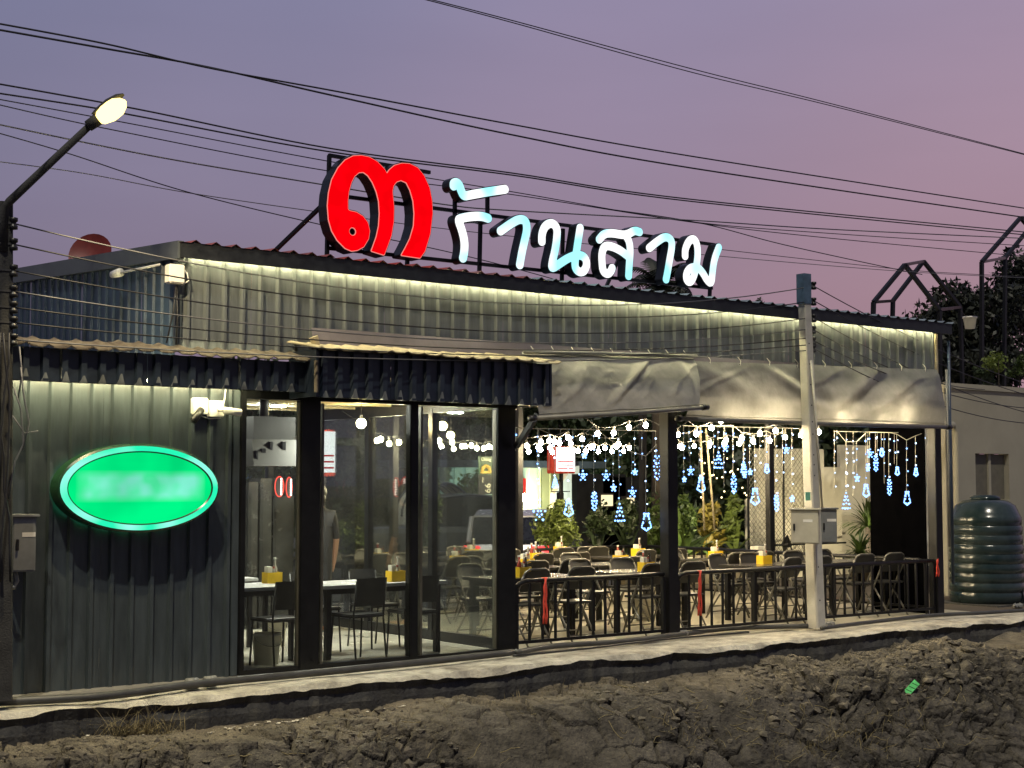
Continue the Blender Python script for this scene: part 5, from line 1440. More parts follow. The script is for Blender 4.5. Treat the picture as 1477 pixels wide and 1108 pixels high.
# round lit bush behind the back railing
p = onY(808, 752, 19.0)
t = thing('round_bush', 'round clipped green bush behind the terrace by the mint shop', 'bush', (p.x, 19.0, -0.2))
MB().tube([(p.x, 19.0, -0.25), (p.x, 19.0, p.z)], 0.05, 8).build('stem', 'bark', t)
leaf_cloud((p.x, 19.0, p.z-0.05), (0.55, 0.5, 0.52), 2600, 0.045, 5, 'leaf_bright', 'foliage', t, 22)
p = onY(520, 775, 18.6)
t = thing('leafy_bush', 'loose green bush seen through the wide front pane', 'bush', (p.x, 18.6, -0.2))
MB().tube([(p.x, 18.6, -0.25), (p.x, 18.6, p.z)], 0.04, 8).build('stem', 'bark', t)
leaf_cloud((p.x, 18.6, p.z), (0.40, 0.4, 0.5), 1200, 0.05, 6, 'leaf_mid', 'foliage', t, 12)
p = onY(622, 735, 18.9)
t = thing('dark_cypress', 'tall narrow dark shrub seen through the right front pane', 'shrub', (p.x, 18.9, -0.2))
MB().tube([(p.x, 18.9, -0.25), (p.x, 18.9, p.z)], 0.04, 8).build('stem', 'bark', t)
leaf_cloud((p.x, 18.9, p.z+0.05), (0.22, 0.25, 0.85), 1500, 0.045, 7, 'leaf_dark', 'foliage', t, 20)
p = onY(682, 700, 30.0)
t = thing('bright_bush', 'bright yellow green bush behind the dark pickup', 'bush', (p.x, 30.0, -0.2))
MB().tube([(p.x, 30, -0.25), (p.x, 30, p.z)], 0.05, 8).build('stem', 'bark', t)
leaf_cloud((p.x, 30.0, p.z-0.2), (0.55, 0.45, 0.8), 1300, 0.07, 8, 'leaf_bright', 'foliage', t, 14)
# broad-leaved potted plants behind the middle
specs = [(905, 765, 18.9, 16, 0.85, 0.14, 1.0, 'leaf_dark', 'dark fern-like potted plant left of the middle post'),
         (862, 770, 19.1, 22, 0.8, 0.08, 1.2, 'leaf_dark', 'dark drooping plant behind the LED tree figure'),
         (940, 770, 18.7, 18, 0.8, 0.13, 0.9, 'leaf_mid', 'large-leaved plant in a pale pot beside the middle post'),
         (985, 765, 18.8, 20, 1.0, 0.13, 0.9, 'leaf_mid', 'tall large-leaved plant just right of the middle post'),
         (1025, 760, 19.0, 26, 0.7, 0.11, 1.1, 'leaf_yellow', 'yellow variegated shrub near the hanging poles'),
         (1060, 765, 18.9, 22, 0.7, 0.10, 1.1, 'leaf_bright', 'light green leafy plant left of the mesh screen'),
         (1000, 775, 19.2, 20, 1.2, 0.12, 0.8, 'leaf_dark', 'tall dark-leaved plant rising behind the variegated shrub')]
for i, (px, py, Yp, n_, L_, w_, dr, mt, lab) in enumerate(specs):
    p = onY(px, py, Yp)
    t = thing('potted_plant', lab, 'plant', (p.x, Yp, -0.25), 'potted plants behind the terrace')
    pot(p.x, Yp, -0.26, 0.22, 0.75, t, 'terracotta' if i != 2 else 'white_plastic')
    blades(p.x, Yp, 0.46, n_, L_, w_, dr, mt, 'leaves', t, 40+i, 0.35)
    leaf_cloud((p.x, Yp, p.z+0.15), (0.35, 0.3, 0.5), 380, 0.07, 60+i, mt, 'foliage', t, 8)
for i, (px, py, Yp, L_, lab) in enumerate(((1252, 760, 17.6, 0.62, 'tall spiky yucca at the right end of the terrace'), (1240, 800, 16.9, 0.45, 'low spiky yucca in front of the tall one'))):
    p = onY(px, py, Yp)
    t = thing('yucca_plant', lab, 'plant', (p.x, Yp, 0))
    pot(p.x, Yp, 0, 0.20, 0.38, t)
    MB().tube([(p.x, Yp, 0.3), (p.x, Yp, p.z)], 0.05, 8).build('stem', 'bark', t)
    blades(p.x, Yp, p.z, 90, L_, 0.045, 0.9, 'leaf_mid', 'leaves', t, 80+i, -0.1)
# two pale bamboo poles hanging near the middle post
for i, (a, b_) in enumerate((((1010, 615), (1016, 765)), ((1018, 618), (1031, 765)))):
    o = MB().tube([onY(*a, 15.0), onY(*b_, 15.0)], 0.014, 8).build('hanging_pole', 'pale_sheet', None, True)
    tag(o, ['left of two pale poles hanging right of the middle post', 'right slanting one of two pale poles hanging right of the middle post'][i], 'pole')

# trees beyond the street and over the neighbour
bt_ = [(28.3, 35.5, 4.8, (2.8,2.0,2.9)), (30.2, 34.0, 4.8, (2.8,2.0,2.9)), (18.3, 33.0, 4.0, (3.2,2.0,2.8)), (21.0, 33.5, 4.0, (2.8,2.0,2.8)), (23.0, 34.5, 4.2, (3.0,2.0,2.7)), (26.3, 36.5, 4.6, (3.2,2.0,2.9)), (28.2, 30.0, 4.0, (2.2,2.0,2.6)), (30.3, 29.5, 4.2, (2.6,2.0,2.8)), (32.5, 27.0, 4.2, (3.0,2.0,2.6)), (25.5, 24.0, 3.3, (2.0,1.6,2.3)), (29.0, 22.5, 3.5, (2.4,1.6,2.4))]
bl_ = ['dark tree directly above the glowing light box', 'dark tree between the light box and the middle post, farthest back', 'dark tree seen through the narrow pane', 'dark tree seen through the wide front pane', 'dark tree behind the dark pickup', 'dark tree rising behind the mint shop', 'dark tree above the potted plants left of the middle post', 'dark tree behind the middle post', 'dark tree far behind the white wall panels', 'dark garden tree hung with fairy lights behind the hanging poles', 'dark garden tree just behind the white wall panels']
for i, (x, y, zc, rad) in enumerate(bt_):
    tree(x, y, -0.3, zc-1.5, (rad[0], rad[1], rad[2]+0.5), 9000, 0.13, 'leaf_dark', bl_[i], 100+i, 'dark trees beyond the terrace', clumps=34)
for i, (px, py, Yp, rad, lab, n_) in enumerate(((1400, 462, 19.2, (2.3, 1.2, 1.15), 'dark leafy tree behind the house-shaped frame over the neighbour wall', 6500), (1480, 425, 19.6, (1.5, 1.2, 1.25), 'dark leafy tree at the right edge over the neighbour wall', 4200), (1345, 472, 20.4, (1.0, 0.8, 0.65), 'thin leafy tree top showing through the house-shaped frame', 900), (1425, 530, 18.6, (2.0, 0.9, 0.55), 'low dark tree crown just above the neighbour wall', 5000))):
    p = onY(px, py, Yp)
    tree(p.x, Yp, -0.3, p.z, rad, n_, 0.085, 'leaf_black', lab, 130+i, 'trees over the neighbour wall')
# palm top behind the sign
p = onY(948, 412, 20.5)
t = thing('palm_tree', 'dark palm top rising behind the white sign letters', 'tree', (p.x, 20.5, -0.3))
MB().tube([(p.x, 20.5, -0.3), (p.x+0.05, 20.5, p.z-0.1)], [0.16, 0.12], 10).build('trunk', 'bark', t, True)
fr = MB()
for i in range(24):
    a = 2*math.pi*i/24 + random.uniform(-0.15, 0.15); e_ = random.uniform(0.35, 1.35); d = Vector((math.cos(a)*math.cos(e_), math.sin(a)*math.cos(e_), math.sin(e_)))
    q = Vector((p.x+0.05, 20.5, p.z-0.15)); s_ = Vector((-math.sin(a), math.cos(a), 0)); L_ = random.uniform(0.85, 1.2)
    for k in range(20):
        f_ = k/19; nq = q + d*(L_/20); wl_ = 0.30*math.sin(math.pi*(0.1+0.88*f_))
        for sg in (-1, 1):
            tip = q + s_*sg*wl_ + d*0.10 + Vector((0,0,-0.10*f_-0.03)); fr.add([q, nq + d*0.02, tip], [(0,1,2)])
        fr.add([q - s_*0.012, q + s_*0.012, nq + s_*0.012, nq - s_*0.012], [(0,1,2,3)])
        q = nq; d = (d + Vector((0,0,-0.085*(1+f_)))).normalized()
link('fronds', fr.mesh('fronds'), 'leaf_black', t)
for i, (px, py) in enumerate(((1097, 437), (985, 425))):
    p = onY(px, py, 19.0)
    t = thing('roof_weed', ['small dark sprig poking above the roof left of the slim pole', 'small dark sprig above the roof under the last sign letter'][i], 'plant', (p.x, 19.0, 3.9))
    leaf_cloud((p.x, 19.0, p.z), (0.12, 0.1, 0.14), 60, 0.05, 150+i, 'leaf_black', 'foliage', t, 4)
    MB().tube([(p.x, 19.0, p.z-1.0), (p.x, 19.0, p.z)], 0.012, 5).build('stem', 'bark', t)

# ================================================================== STEPPED WHITE PANELS AND MESH SCREEN
t = thing('stepped_screen', 'stepped white wall panels at the back right of the terrace', 'wall', onY(1170, 800, 19.2))
for px0, px1, py0, Yp in ((1094, 1146, 648, 19.2), (1149, 1189, 648, 19.25), (1189, 1214, 674, 19.3), (1080, 1096, 720, 19.15), (1215, 1262, 643, 19.6)):
    a, b_ = onY(px0, 900, Yp), onY(px1, py0, Yp)
    MB().cbox(a.x, b_.x-0.006, Yp, Yp+0.08, -0.26, b_.z, 0.01).build('panel', 'white_wall', t)
t = thing('mesh_screen', 'chain-link mesh screen before the white wall panels', 'fence', onY(1120, 800, 18.9))
a, b_ = onY(1080, 800, 18.9), onY(1168, 648, 18.9)
m = MB(); pit = 0.11; x0, x1, z0, z1 = a.x, b_.x, 0.15, b_.z
k = x0 - (z1-z0)
while k < x1:
    for sg in (1, -1):
        if sg > 0: q0, q1 = (k, z0), (k+(z1-z0), z1)
        else: q0, q1 = (k, z1), (k+(z1-z0), z0)
        (ax0, az0), (ax1, az1) = q0, q1
        if ax0 < x0: f_ = (x0-ax0)/(ax1-ax0); ax0, az0 = x0, az0+(az1-az0)*f_
        if ax1 > x1: f_ = (x1-q0[0])/(q1[0]-q0[0]); ax1, az1 = x1, q0[1]+(q1[1]-q0[1])*f_
        if ax1 > ax0: m.tube([(ax0, 18.9+0.003*sg, az0), (ax1, 18.9+0.003*sg, az1)], 0.006, 4)
    k += pit
tag(m.build('mesh_wire', 'chainlink', t), kind='stuff')
for xx in (x0, (x0+x1)/2+0.1, x1):
    MB().tube([(xx, 18.9, -0.26), (xx, 18.9, z1+0.05)], 0.022, 8).build('post', 'black_metal', t)
MB().tube([(x0, 18.9, 0.62), (x1+1.0, 18.9, 0.62)], 0.018, 8).build('rail', 'black_metal', t)
# dark net wall closing the right flank
pm('net_black', (0.0014, 0.0014, 0.0018), 0.95, 0.0, 0.3, 8.0, spec=0.0)
o = MB().box(UX1-0.02, UX1+0.0, 12.62, 13.55, 0.0, 2.95).build('shade_net', 'net_black'); tag(o, 'black shade net hung at the right front corner of the terrace', 'net')
# fan on the terrace
p = onY(1133, 785, 16.6)
t = thing('pedestal_fan', 'black pedestal fan left of the beige cabinet', 'fan', (p.x, 16.6, 0))
MB().lathe([(0.20,0),(0.20,0.02),(0.05,0.05)], (p.x, 16.6, 0), 18).build('base', 'black_plastic', t)
MB().tube([(p.x, 16.6, 0.04), (p.x, 16.6, p.z)], 0.02, 8).build('pole', 'black_plastic', t)
MB().tube([(p.x, 16.62, p.z), (p.x, 16.50, p.z)], [0.07, 0.05], 12).build('motor', 'black_plastic', t)
for r_ in (0.08, 0.16, 0.24):
    MB().tube([(p.x+r_*math.cos(2*math.pi*k/24), 16.44, p.z+r_*math.sin(2*math.pi*k/24)) for k in range(25)], 0.004, 5, False).build('guard_ring', 'black_plastic', t)
for k in range(3):
    a = 2*math.pi*k/3 + 0.4; m = MB()
    m.add([(p.x+0.03*math.cos(a), 16.47, p.z+0.03*math.sin(a)), (p.x+0.19*math.cos(a-0.35), 16.45, p.z+0.19*math.sin(a-0.35)), (p.x+0.22*math.cos(a+0.15), 16.47, p.z+0.22*math.sin(a+0.15)), (p.x+0.17*math.cos(a+0.6), 16.49, p.z+0.17*math.sin(a+0.6))], [(0,1,2,3)])
    m.build('blade', 'black_plastic', t)
# small red snack rack
p = onZ(1093, 812, 0.71)
p = onY(1093, 795, 17.2)
t = thing('snack_rack', 'small red and white stacked packets beside the fan', 'rack', (p.x, 17.2, 0))
MB().cbox(p.x-0.14, p.x+0.14, 17.1, 17.3, 0, p.z-0.12, 0.01).build('stand', 'black_plastic', t)
for k in range(3):
    MB().cbox(p.x-0.12+0.01*k, p.x+0.12, 17.1, 17.28, p.z-0.118+k*0.07, p.z-0.055+k*0.07, 0.006).build('packet', ['red_strap', 'orange_shoe', 'paper_white'][k], t)

# ================================================================== STREET BEHIND: cars, shop, tent, light boxes
def car(x, y, heading, paint, label, kind):
    t = thing('parked_car' if kind != 'pickup' else 'parked_pickup', label, 'car' if kind != 'pickup' else 'pickup', (0, 0, 0))
    def loft(sections, name, mat, parent):
        m = MB(); vs = []; K = len(sections[0][1])
        for xx, prof_ in sections:
            vs += [(xx, yy, zz) for yy, zz in prof_]
        fs = []
        for i in range(len(sections)-1):
            for k in range(K): fs.append((i*K+k, i*K+(k+1)%K, (i+1)*K+(k+1)%K, (i+1)*K+k))
        fs += [tuple(range(K)), tuple(reversed([(len(sections)-1)*K+k for k in range(K)]))]
        m.add(vs, fs); return m.build(name, mat, parent, False)
    def prof(hw, z0, zs, z1):
        return [(-hw*0.92, z0), (hw*0.92, z0), (hw, z0+0.12), (hw, zs-0.1), (hw*0.95, zs), (hw*0.8, z1), (-hw*0.8, z1), (-hw*0.95, zs), (-hw, zs-0.1), (-hw, z0+0.12)]
    if kind == 'hatch':
        secs = [(-1.95, 0.72, 0.40, 0.72, 0.76), (-1.85, 0.80, 0.26, 0.88, 0.92), (-1.3, 0.84, 0.22, 0.92, 0.95), (0.4, 0.84, 0.22, 0.90, 0.94), (1.1, 0.83, 0.22, 0.84, 0.88), (1.75, 0.76, 0.26, 0.68, 0.72), (1.95, 0.60, 0.36, 0.55, 0.58)]
        gsec = [(-1.75, 0.66, 0.95, 1.00), (-1.45, 0.68, 1.35, 1.40), (-0.8, 0.66, 1.47, 1.50), (0.2, 0.64, 1.46, 1.49), (1.15, 0.62, 0.93, 0.96)]
        roofz = 1.49; wheels = (-1.2, 1.25); wr = 0.30
    else:
        secs = [(-2.6, 0.84, 0.50, 1.02, 1.06), (-2.5, 0.89, 0.42, 1.05, 1.09), (-0.9, 0.91, 0.36, 1.06, 1.10), (0.9, 0.91, 0.36, 1.06, 1.10), (1.3, 0.90, 0.36, 1.02, 1.06), (2.3, 0.86, 0.38, 0.94, 0.98), (2.55, 0.74, 0.46, 0.80, 0.82)]
        gsec = [(-0.95, 0.70, 1.08, 1.10), (-0.75, 0.70, 1.66, 1.70), (-0.1, 0.70, 1.74, 1.77), (0.5, 0.68, 1.70, 1.73), (1.25, 0.70, 1.06, 1.09)]
        roofz = 1.75; wheels = (-1.6, 1.6); wr = 0.37
    body = loft([(xx, prof(hw, z0, zs, z1)) for xx, hw, z0, zs, z1 in secs], 'body', paint, t)
    m = MB(); vs = []
    for xx, hw, zs, z1 in gsec: vs += [(xx, -hw-0.09, 0.90 if kind == 'hatch' else 1.05), (xx, hw+0.09, 0.90 if kind == 'hatch' else 1.05), (xx, hw, zs), (xx, hw-0.08, z1), (xx, -hw+0.08, z1), (xx, -hw, zs)]
    K = 6; fs = [(i*K+k, i*K+(k+1)%K, (i+1)*K+(k+1)%K, (i+1)*K+k) for i in range(len(gsec)-1) for k in range(K)] + [tuple(range(K)), tuple(reversed([(len(gsec)-1)*K+k for k in range(K)]))]
    m.add(vs, fs); m.build('window_glass', 'car_glass', t)
    m = MB(); vs = []
    for xx, hw, zs, z1 in gsec[1:-1]: vs += [(xx, -hw+0.02, z1+0.004), (xx, hw-0.02, z1+0.004), (xx, hw-0.06, z1+0.03), (xx, -hw+0.06, z1+0.03)]
    m.add(vs, [(i*4+k, i*4+(k+1)%4, (i+1)*4+(k+1)%4, (i+1)*4+k) for i in range(len(gsec)-3) for k in range(4)] + [(0,1,2,3), tuple(len(vs)-4+k for k in (3,2,1,0))])
    m.build('roof', paint, t)
    for s_ in (-1, 1):
        pa, pb, pc, pd = gsec[0], gsec[1], gsec[-2], gsec[-1]
        MB().tube([(pd[0], s_*(pd[1]+0.03), 0.95), (pc[0], s_*(pc[1]-0.01), pc[3])], 0.03, 6).build('pillar', paint, t)
        MB().tube([(pa[0], s_*(pa[1]+0.03), 0.95), (pb[0], s_*(pb[1]-0.01), pb[3])], 0.045, 6).build('pillar', paint, t)
        MB().cbox(gsec[-1][0]-0.35, gsec[-1][0]-0.18, s_*0.92-0.09, s_*0.92+0.09, 0.98, 1.12, 0.03).build('mirror', paint, t)
        m = MB().cbox(secs[1][0]-0.06, secs[1][0]+0.16, s_*0.62-0.17, s_*0.62+0.17, 0.74 if kind == 'hatch' else 0.75, 0.90 if kind == 'hatch' else 1.0, 0.02)
        m.build('tail_light', 'tail_red', t)
        m = MB().cbox(secs[-2][0]+0.02, secs[-2][0]+0.16, s_*0.55-0.15, s_*0.55+0.15, 0.58 if kind == 'hatch' else 0.74, 0.70 if kind == 'hatch' else 0.88, 0.02)
        m.build('headlight', 'white_plastic', t)
        for wx in wheels:
            yo = s_*(0.83 if kind == 'hatch' else 0.9)
            wh_ = MB().tube([(wx, yo-0.10*s_-0.10, wr), (wx, yo-0.10*s_+0.10, wr)], wr, 20).build('wheel', 'tyre', t)
            MB().tube([(wx, yo-0.01*s_, wr), (wx, yo+0.012*s_, wr)], wr*0.62, 16).build('rim', 'steel_shiny', wh_)
    MB().box(secs[1][0]-0.075, secs[1][0]-0.062, -0.22, 0.22, 0.55, 0.66).build('number_plate', 'white_plastic', t)
    t.location = (x, y, -0.258); t.rotation_euler = (0, 0, heading)
    return t
p = onY(743, 760, 22.6)
car(p.x, 22.6, RAD(47), 'car_silver', 'silver hatchback with glowing red tail lights behind the terrace', 'hatch')
p = onY(668, 750, 27.0)
car(p.x, 27.0, RAD(-18), 'car_dark', 'dark grey pickup parked left of the silver hatchback', 'pickup')

# mint shop
YM = 31.0
a, b_ = onY(735, 675, YM), onY(834, 675, YM)
t = thing('mint_shop', 'small mint green shop with red sign across the street', 'shop', (a.x, YM, -0.26))
ribbed(a.x-3.0, b_.x, -0.26, a.z, YM, 'mint_wall', 'wall_sheet', t, 0.35, 0.05, 0.02, 3)
MB().box(a.x-3.2, b_.x+0.4, YM-0.7, YM+4, a.z+0.001, a.z+0.18).build('roof', 'steel_trim', t)
q0, q1 = onY(746, 712, YM), onY(755, 690, YM)
MB().cbox(q0.x, q1.x, YM-0.12, YM-0.03, q0.z, q1.z, 0.01).build('red_sign', 'box_red', t)
q0, q1 = onY(741, 730, YM), onY(752, 715, YM)
MB().cbox(q0.x, q1.x, YM-0.10, YM-0.03, q0.z, q1.z, 0.01).build('lit_window', 'box_white', t)
q = onY(757, 718, YM-0.3); MB().ball(q, 0.10, 10, 8).build('wall_lamp', 'lamp_warm', t, True)
a, b_ = onY(800, 740, 30.0), onY(832, 672, 30.0)
t = thing('cream_gable', 'cream wall with a slanting top right of the mint shop', 'wall', (a.x, 30, -0.26))
MB().poly_y([(onY(793,700,30).x, -0.26), (b_.x, -0.26), (b_.x, b_.z), (onY(822,676,30).x, b_.z-0.05), (onY(797,712,30).x, onY(797,712,30).z)], 29.9, 30.1).build('wall', 'tent_white', t)
# white tunnel tent
p = onY(640, 700, 28.2)
t = thing('tunnel_tent', 'white arched tunnel tent beyond the dark pickup', 'tent', (p.x, 28.2, -0.26))
m = MB(); vs = []; R0 = 0.80; zc = 1.00
for yy in (28.2, 29.0):
    for k in range(17):
        a = math.pi*k/16; vs.append((p.x + R0*math.cos(a)*1.0, yy, -0.26 if k in (0, 16) else zc + R0*math.sin(a)*0.95))
m.add(vs, [(k, k+1, 17+k+1, 17+k) for k in range(16)]); m.build('cover', 'tent_white', t, True)
for k in range(4):
    yy = 28.18 + k*0.27
    MB().tube([(p.x + (R0+0.01)*math.cos(math.pi*j/16), yy, zc + (R0+0.01)*math.sin(math.pi*j/16)*0.95) for j in range(17)], 0.03, 6).build('hoop', 'steel_trim', t, True)
# signboards
def lightbox(px0, px1, py0, py1, Yb, label, turn=0):
    a, b_ = onY(px0, py1, Yb), onY(px1, py0, Yb)
    t = thing('light_box', label, 'sign', ((a.x+b_.x)/2, Yb, a.z))
    MB().cbox(a.x, b_.x, Yb, Yb+0.14, a.z, b_.z, 0.015).build('frame', 'red_strap', t)
    dx, dz = b_.x-a.x, b_.z-a.z
    MB().box(a.x+dx*0.2, b_.x-dx*0.04, Yb-0.012, Yb-0.002, a.z+dz*0.08, b_.z-dz*0.04).build('lit_panel', 'box_white', t)
    MB().ball((a.x+dx*0.58, Yb-0.02, a.z+dz*0.72), dx*0.22, 12, 8, 0.7).build('lit_emblem', 'box_white', t)
    m = MB()
    for k in range(3): m.box(a.x+dx*0.26, b_.x-dx*0.12, Yb-0.02, Yb-0.0125, a.z+dz*(0.16+0.13*k), a.z+dz*(0.20+0.13*k))
    m.build('red_stripes', 'box_red', t)
    MB().tube([((a.x+b_.x)/2, Yb+0.07, -0.26), ((a.x+b_.x)/2, Yb+0.07, a.z)], 0.04, 8).build('mast', 'black_metal', t)
lightbox(795, 830, 644, 683, 22.5, 'glowing white and red light box above the round bush')
lightbox(456, 484, 620, 687, 17.6, 'glowing white and red light box seen beside the thick glass-room post')
# beer banner
YBn = 17.9
a, b_ = onY(690, 713, YBn), onY(711, 659, YBn)
t = thing('hanging_banner', 'dark green hanging banner with gold emblem and number 99 turned on its side', 'banner', ((a.x+b_.x)/2, YBn, a.z))
zm_ = a.z + (b_.z-a.z)*0.52
MB().box(a.x, b_.x, YBn, YBn+0.012, zm_, b_.z).build('upper_panel', 'poster_green', t)
MB().box(a.x, b_.x, YBn, YBn+0.012, a.z, zm_-0.001).build('lower_panel', 'poster_black', t)
w_ = b_.x-a.x; h_ = b_.z-a.z; cxm = (a.x+b_.x)/2
m = MB()
for k in range(9):
    an = math.pi*k/8; m.ball((cxm + 0.26*w_*math.cos(an), YBn-0.006, zm_ + h_*0.10 + h_*0.13*math.sin(an)), w_*0.10, 8, 5)
m.box(cxm-0.36*w_, cxm+0.36*w_, YBn-0.010, YBn-0.003, zm_+0.02, zm_+h_*0.10)
m.build('gold_emblem', 'gold', t)
def text(body, size, loc, rot, mat, name, parent):
    cu = bpy.data.curves.new(name, 'FONT'); cu.body = body; cu.size = size; cu.align_x = 'CENTER'; cu.align_y = 'CENTER'; cu.extrude = 0.002
    o = bpy.data.objects.new(name, cu); COL.objects.link(o)
    dg = bpy.context.evaluated_depsgraph_get(); dg.update()
    me = bpy.data.meshes.new_from_object(o.evaluated_get(dg)); bpy.data.objects.remove(o)
    me.transform(Matrix.Translation(loc) @ rot); me.materials.clear()
    return link(name, me, mat, parent)
RX = Matrix.Rotation(RAD(90), 4, 'X')
text('99', w_*0.55, (cxm+w_*0.1, YBn-0.006, a.z+h_*0.16), RX @ Matrix.Rotation(RAD(-90), 4, 'Z'), 'paper_white', 'lettering', t)
text('~', w_*0.55, (cxm-w_*0.2, YBn-0.006, a.z+h_*0.38), RX @ Matrix.Rotation(RAD(-90), 4, 'Z'), 'paper_white', 'lettering', t)
text('Chang', w_*0.26, (cxm, YBn-0.006, b_.z-h_*0.07), RX, 'paper_white', 'lettering', t)
MB().tube([(cxm, YBn+0.006, b_.z), (cxm, YBn+0.006, 3.0)], 0.004, 5).build('cord', 'black_plastic', t)
# garden lamp post with hook
p = onY(808, 700, 20.5)
t = thing('garden_lamp', 'thin black garden lamp post with hook behind the round bush', 'lamp post', (p.x, 20.5, -0.26))
MB().tube([(p.x, 20.5, -0.26), (p.x, 20.5, p.z+0.05)], 0.02, 8).build('pole', 'black_metal', t)
MB().cbox(p.x-0.05, p.x+0.05, 20.45, 20.55, onY(808,725,20.5).z, onY(808,710,20.5).z, 0.01).build('lantern', 'black_plastic', t)
MB().tube([(p.x-0.05, 20.5, p.z-0.0), (p.x-0.04, 20.5, p.z+0.08), (p.x, 20.5, p.z+0.11), (p.x+0.04, 20.5, p.z+0.08), (p.x+0.05, 20.5, p.z-0.05)], 0.012, 6).build('hook', 'black_metal', t)
MB().tube([(p.x-0.2, 20.5, onY(795,709,20.5).z), (p.x+0.22, 20.5, onY(795,709,20.5).z)], 0.01, 6).build('cross_bar', 'black_metal', t)
# fairy lights in the garden tree
fl_ = thing('tree_lights', 'warm specks of fairy lights twined in the dark garden tree', 'fairy lights', onY(1045, 700, 18.75))
m = MB()
for i in range(34):
    q = onY(random.gauss(1055, 26), random.gauss(690, 30), 19.4); m.ball(q, 0.014, 6, 4)
m.build('led_dots', 'bulb_speck', fl_); tag(kids(fl_)[0], kind='stuff')
for i, (px0, px1, py0, py1) in enumerate(((868, 884, 714, 730), (905, 915, 718, 735))):
    a, b_ = onY(px0, py1, 27.0), onY(px1, py0, 27.0)
    o = thing('far_window', ['left small lit window glowing through the plants', 'right small lit window glowing through the plants'][i], 'window', (a.x, 27.0, a.z))
    MB().box(a.x, b_.x, 27.0, 27.02, a.z, b_.z).build('pane', 'pale_window', o)
    MB().box(a.x-0.04, b_.x+0.04, 27.021, 27.2, a.z-0.04, b_.z+0.04).build('frame', 'bark', o)
    MB().box(a.x-0.6, b_.x+0.6, 27.201, 27.4, -0.26, b_.z+0.5).build('wall', 'kitchen_dark', o)

def added_spot(x, y, z, aim, watts, label, tint=(1.0, 0.86, 0.56)):  # added spotlight, no such fitting known; brightens the background
    t = thing('garden_spotlight', label, 'lamp', (x, y, z), 'garden spotlights')
    d = (Vector(aim) - Vector((x, y, z))).normalized(); p = Vector((x, y, z+0.12))
    MB().tube([(x, y, z-0.3), (x, y, z+0.1)], 0.012, 6).build('spike', 'black_plastic', t)
    MB().tube([p - d*0.06, p - d*0.05, p + d*0.05], [0.03, 0.05, 0.055], 12).build('head', 'black_plastic', t, True)
    MB().tube([p + d*0.051, p + d*0.054], 0.045, 12).build('lens', 'bulb_soft', t)
    ld = bpy.data.lights.new('spot_light', 'SPOT'); ld.energy = watts; ld.color = tint; ld.spot_size = RAD(110); ld.spot_blend = 0.8; ld.shadow_soft_size = 0.05
    lo_ = bpy.data.objects.new('spot_light', ld); COL.objects.link(lo_); lo_.location = p + d*0.07
    lo_.rotation_euler = d.to_track_quat('-Z', 'Y').to_euler(); attach(lo_, t)
glow('bulb_soft', (1.0, 0.86, 0.56), 6.0, sampled=False)
added_spot(20.6, 17.0, 0.1, (22.3, 19.2, 1.4), 1500, 'small spotlight shining on the white wall panels')
added_spot(17.9, 17.6, 0.1, (19.2, 19.2, 1.2), 330, 'small spotlight shining on the large-leaved plants')
added_spot(16.0, 18.5, -0.05, (16.4, 19.2, 0.9), 45, 'small spotlight below the round bush')
added_spot(16.6, 22.6, -0.1, (17.9, 25.6, 0.9), 420, 'small spotlight beside the dark pickup')
added_spot(23.5, 27.5, -0.1, (23.8, 31.0, 1.5), 700, 'small spotlight before the mint shop wall', (0.80, 1.0, 0.90))

# ================================================================== NEIGHBOUR ON THE RIGHT
YN = 14.6
a = onY(1362, 560, YN)
nt = thing('neighbour_wall', 'plain beige rendered building right of the restaurant', 'building', (a.x, YN, 0))
zt_ = a.z
w0, w1 = onY(1408, 722, YN), onY(1455, 655, YN)
for k, (xa, xb, za, zb_) in enumerate(((a.x, w0.x, -0.1, zt_), (w1.x, a.x+9, -0.1, zt_), (w0.x, w1.x, -0.1, w0.z), (w0.x, w1.x, w1.z, zt_))):
    MB().box(xa, xb, YN, YN+0.2, za, zb_).build('wall', 'beige_wall', nt)
MB().box(a.x-0.03, a.x+9, YN-0.03, YN+4, zt_+0.001, zt_+0.09).build('coping', 'beige_wall', nt)
wn_ = part('window', nt)
for k in range(2):
    xa = w0.x + (w1.x-w0.x)*k/2; xb = w0.x + (w1.x-w0.x)*(k+1)/2
    MB().box(xa+0.01, xb-0.03, YN+0.08, YN+0.12, w0.z+0.01, w1.z-0.01).build('shutter', 'shutter', wn_)
MB().box((w0.x+w1.x)/2-0.035, (w0.x+w1.x)/2+0.03, YN+0.05, YN+0.13, w0.z, w1.z).build('mullion', 'beige_wall', wn_)
MB().tube([onY(1360, 613, YN-0.3), onY(1374, 613, YN-0.1), onY(1378, 625, YN-0.1), onY(1380, 720, YN-0.1), onY(1381, 880, YN-0.1)], 0.055, 10).build('drain_pipe', 'beige_wall', nt, True)
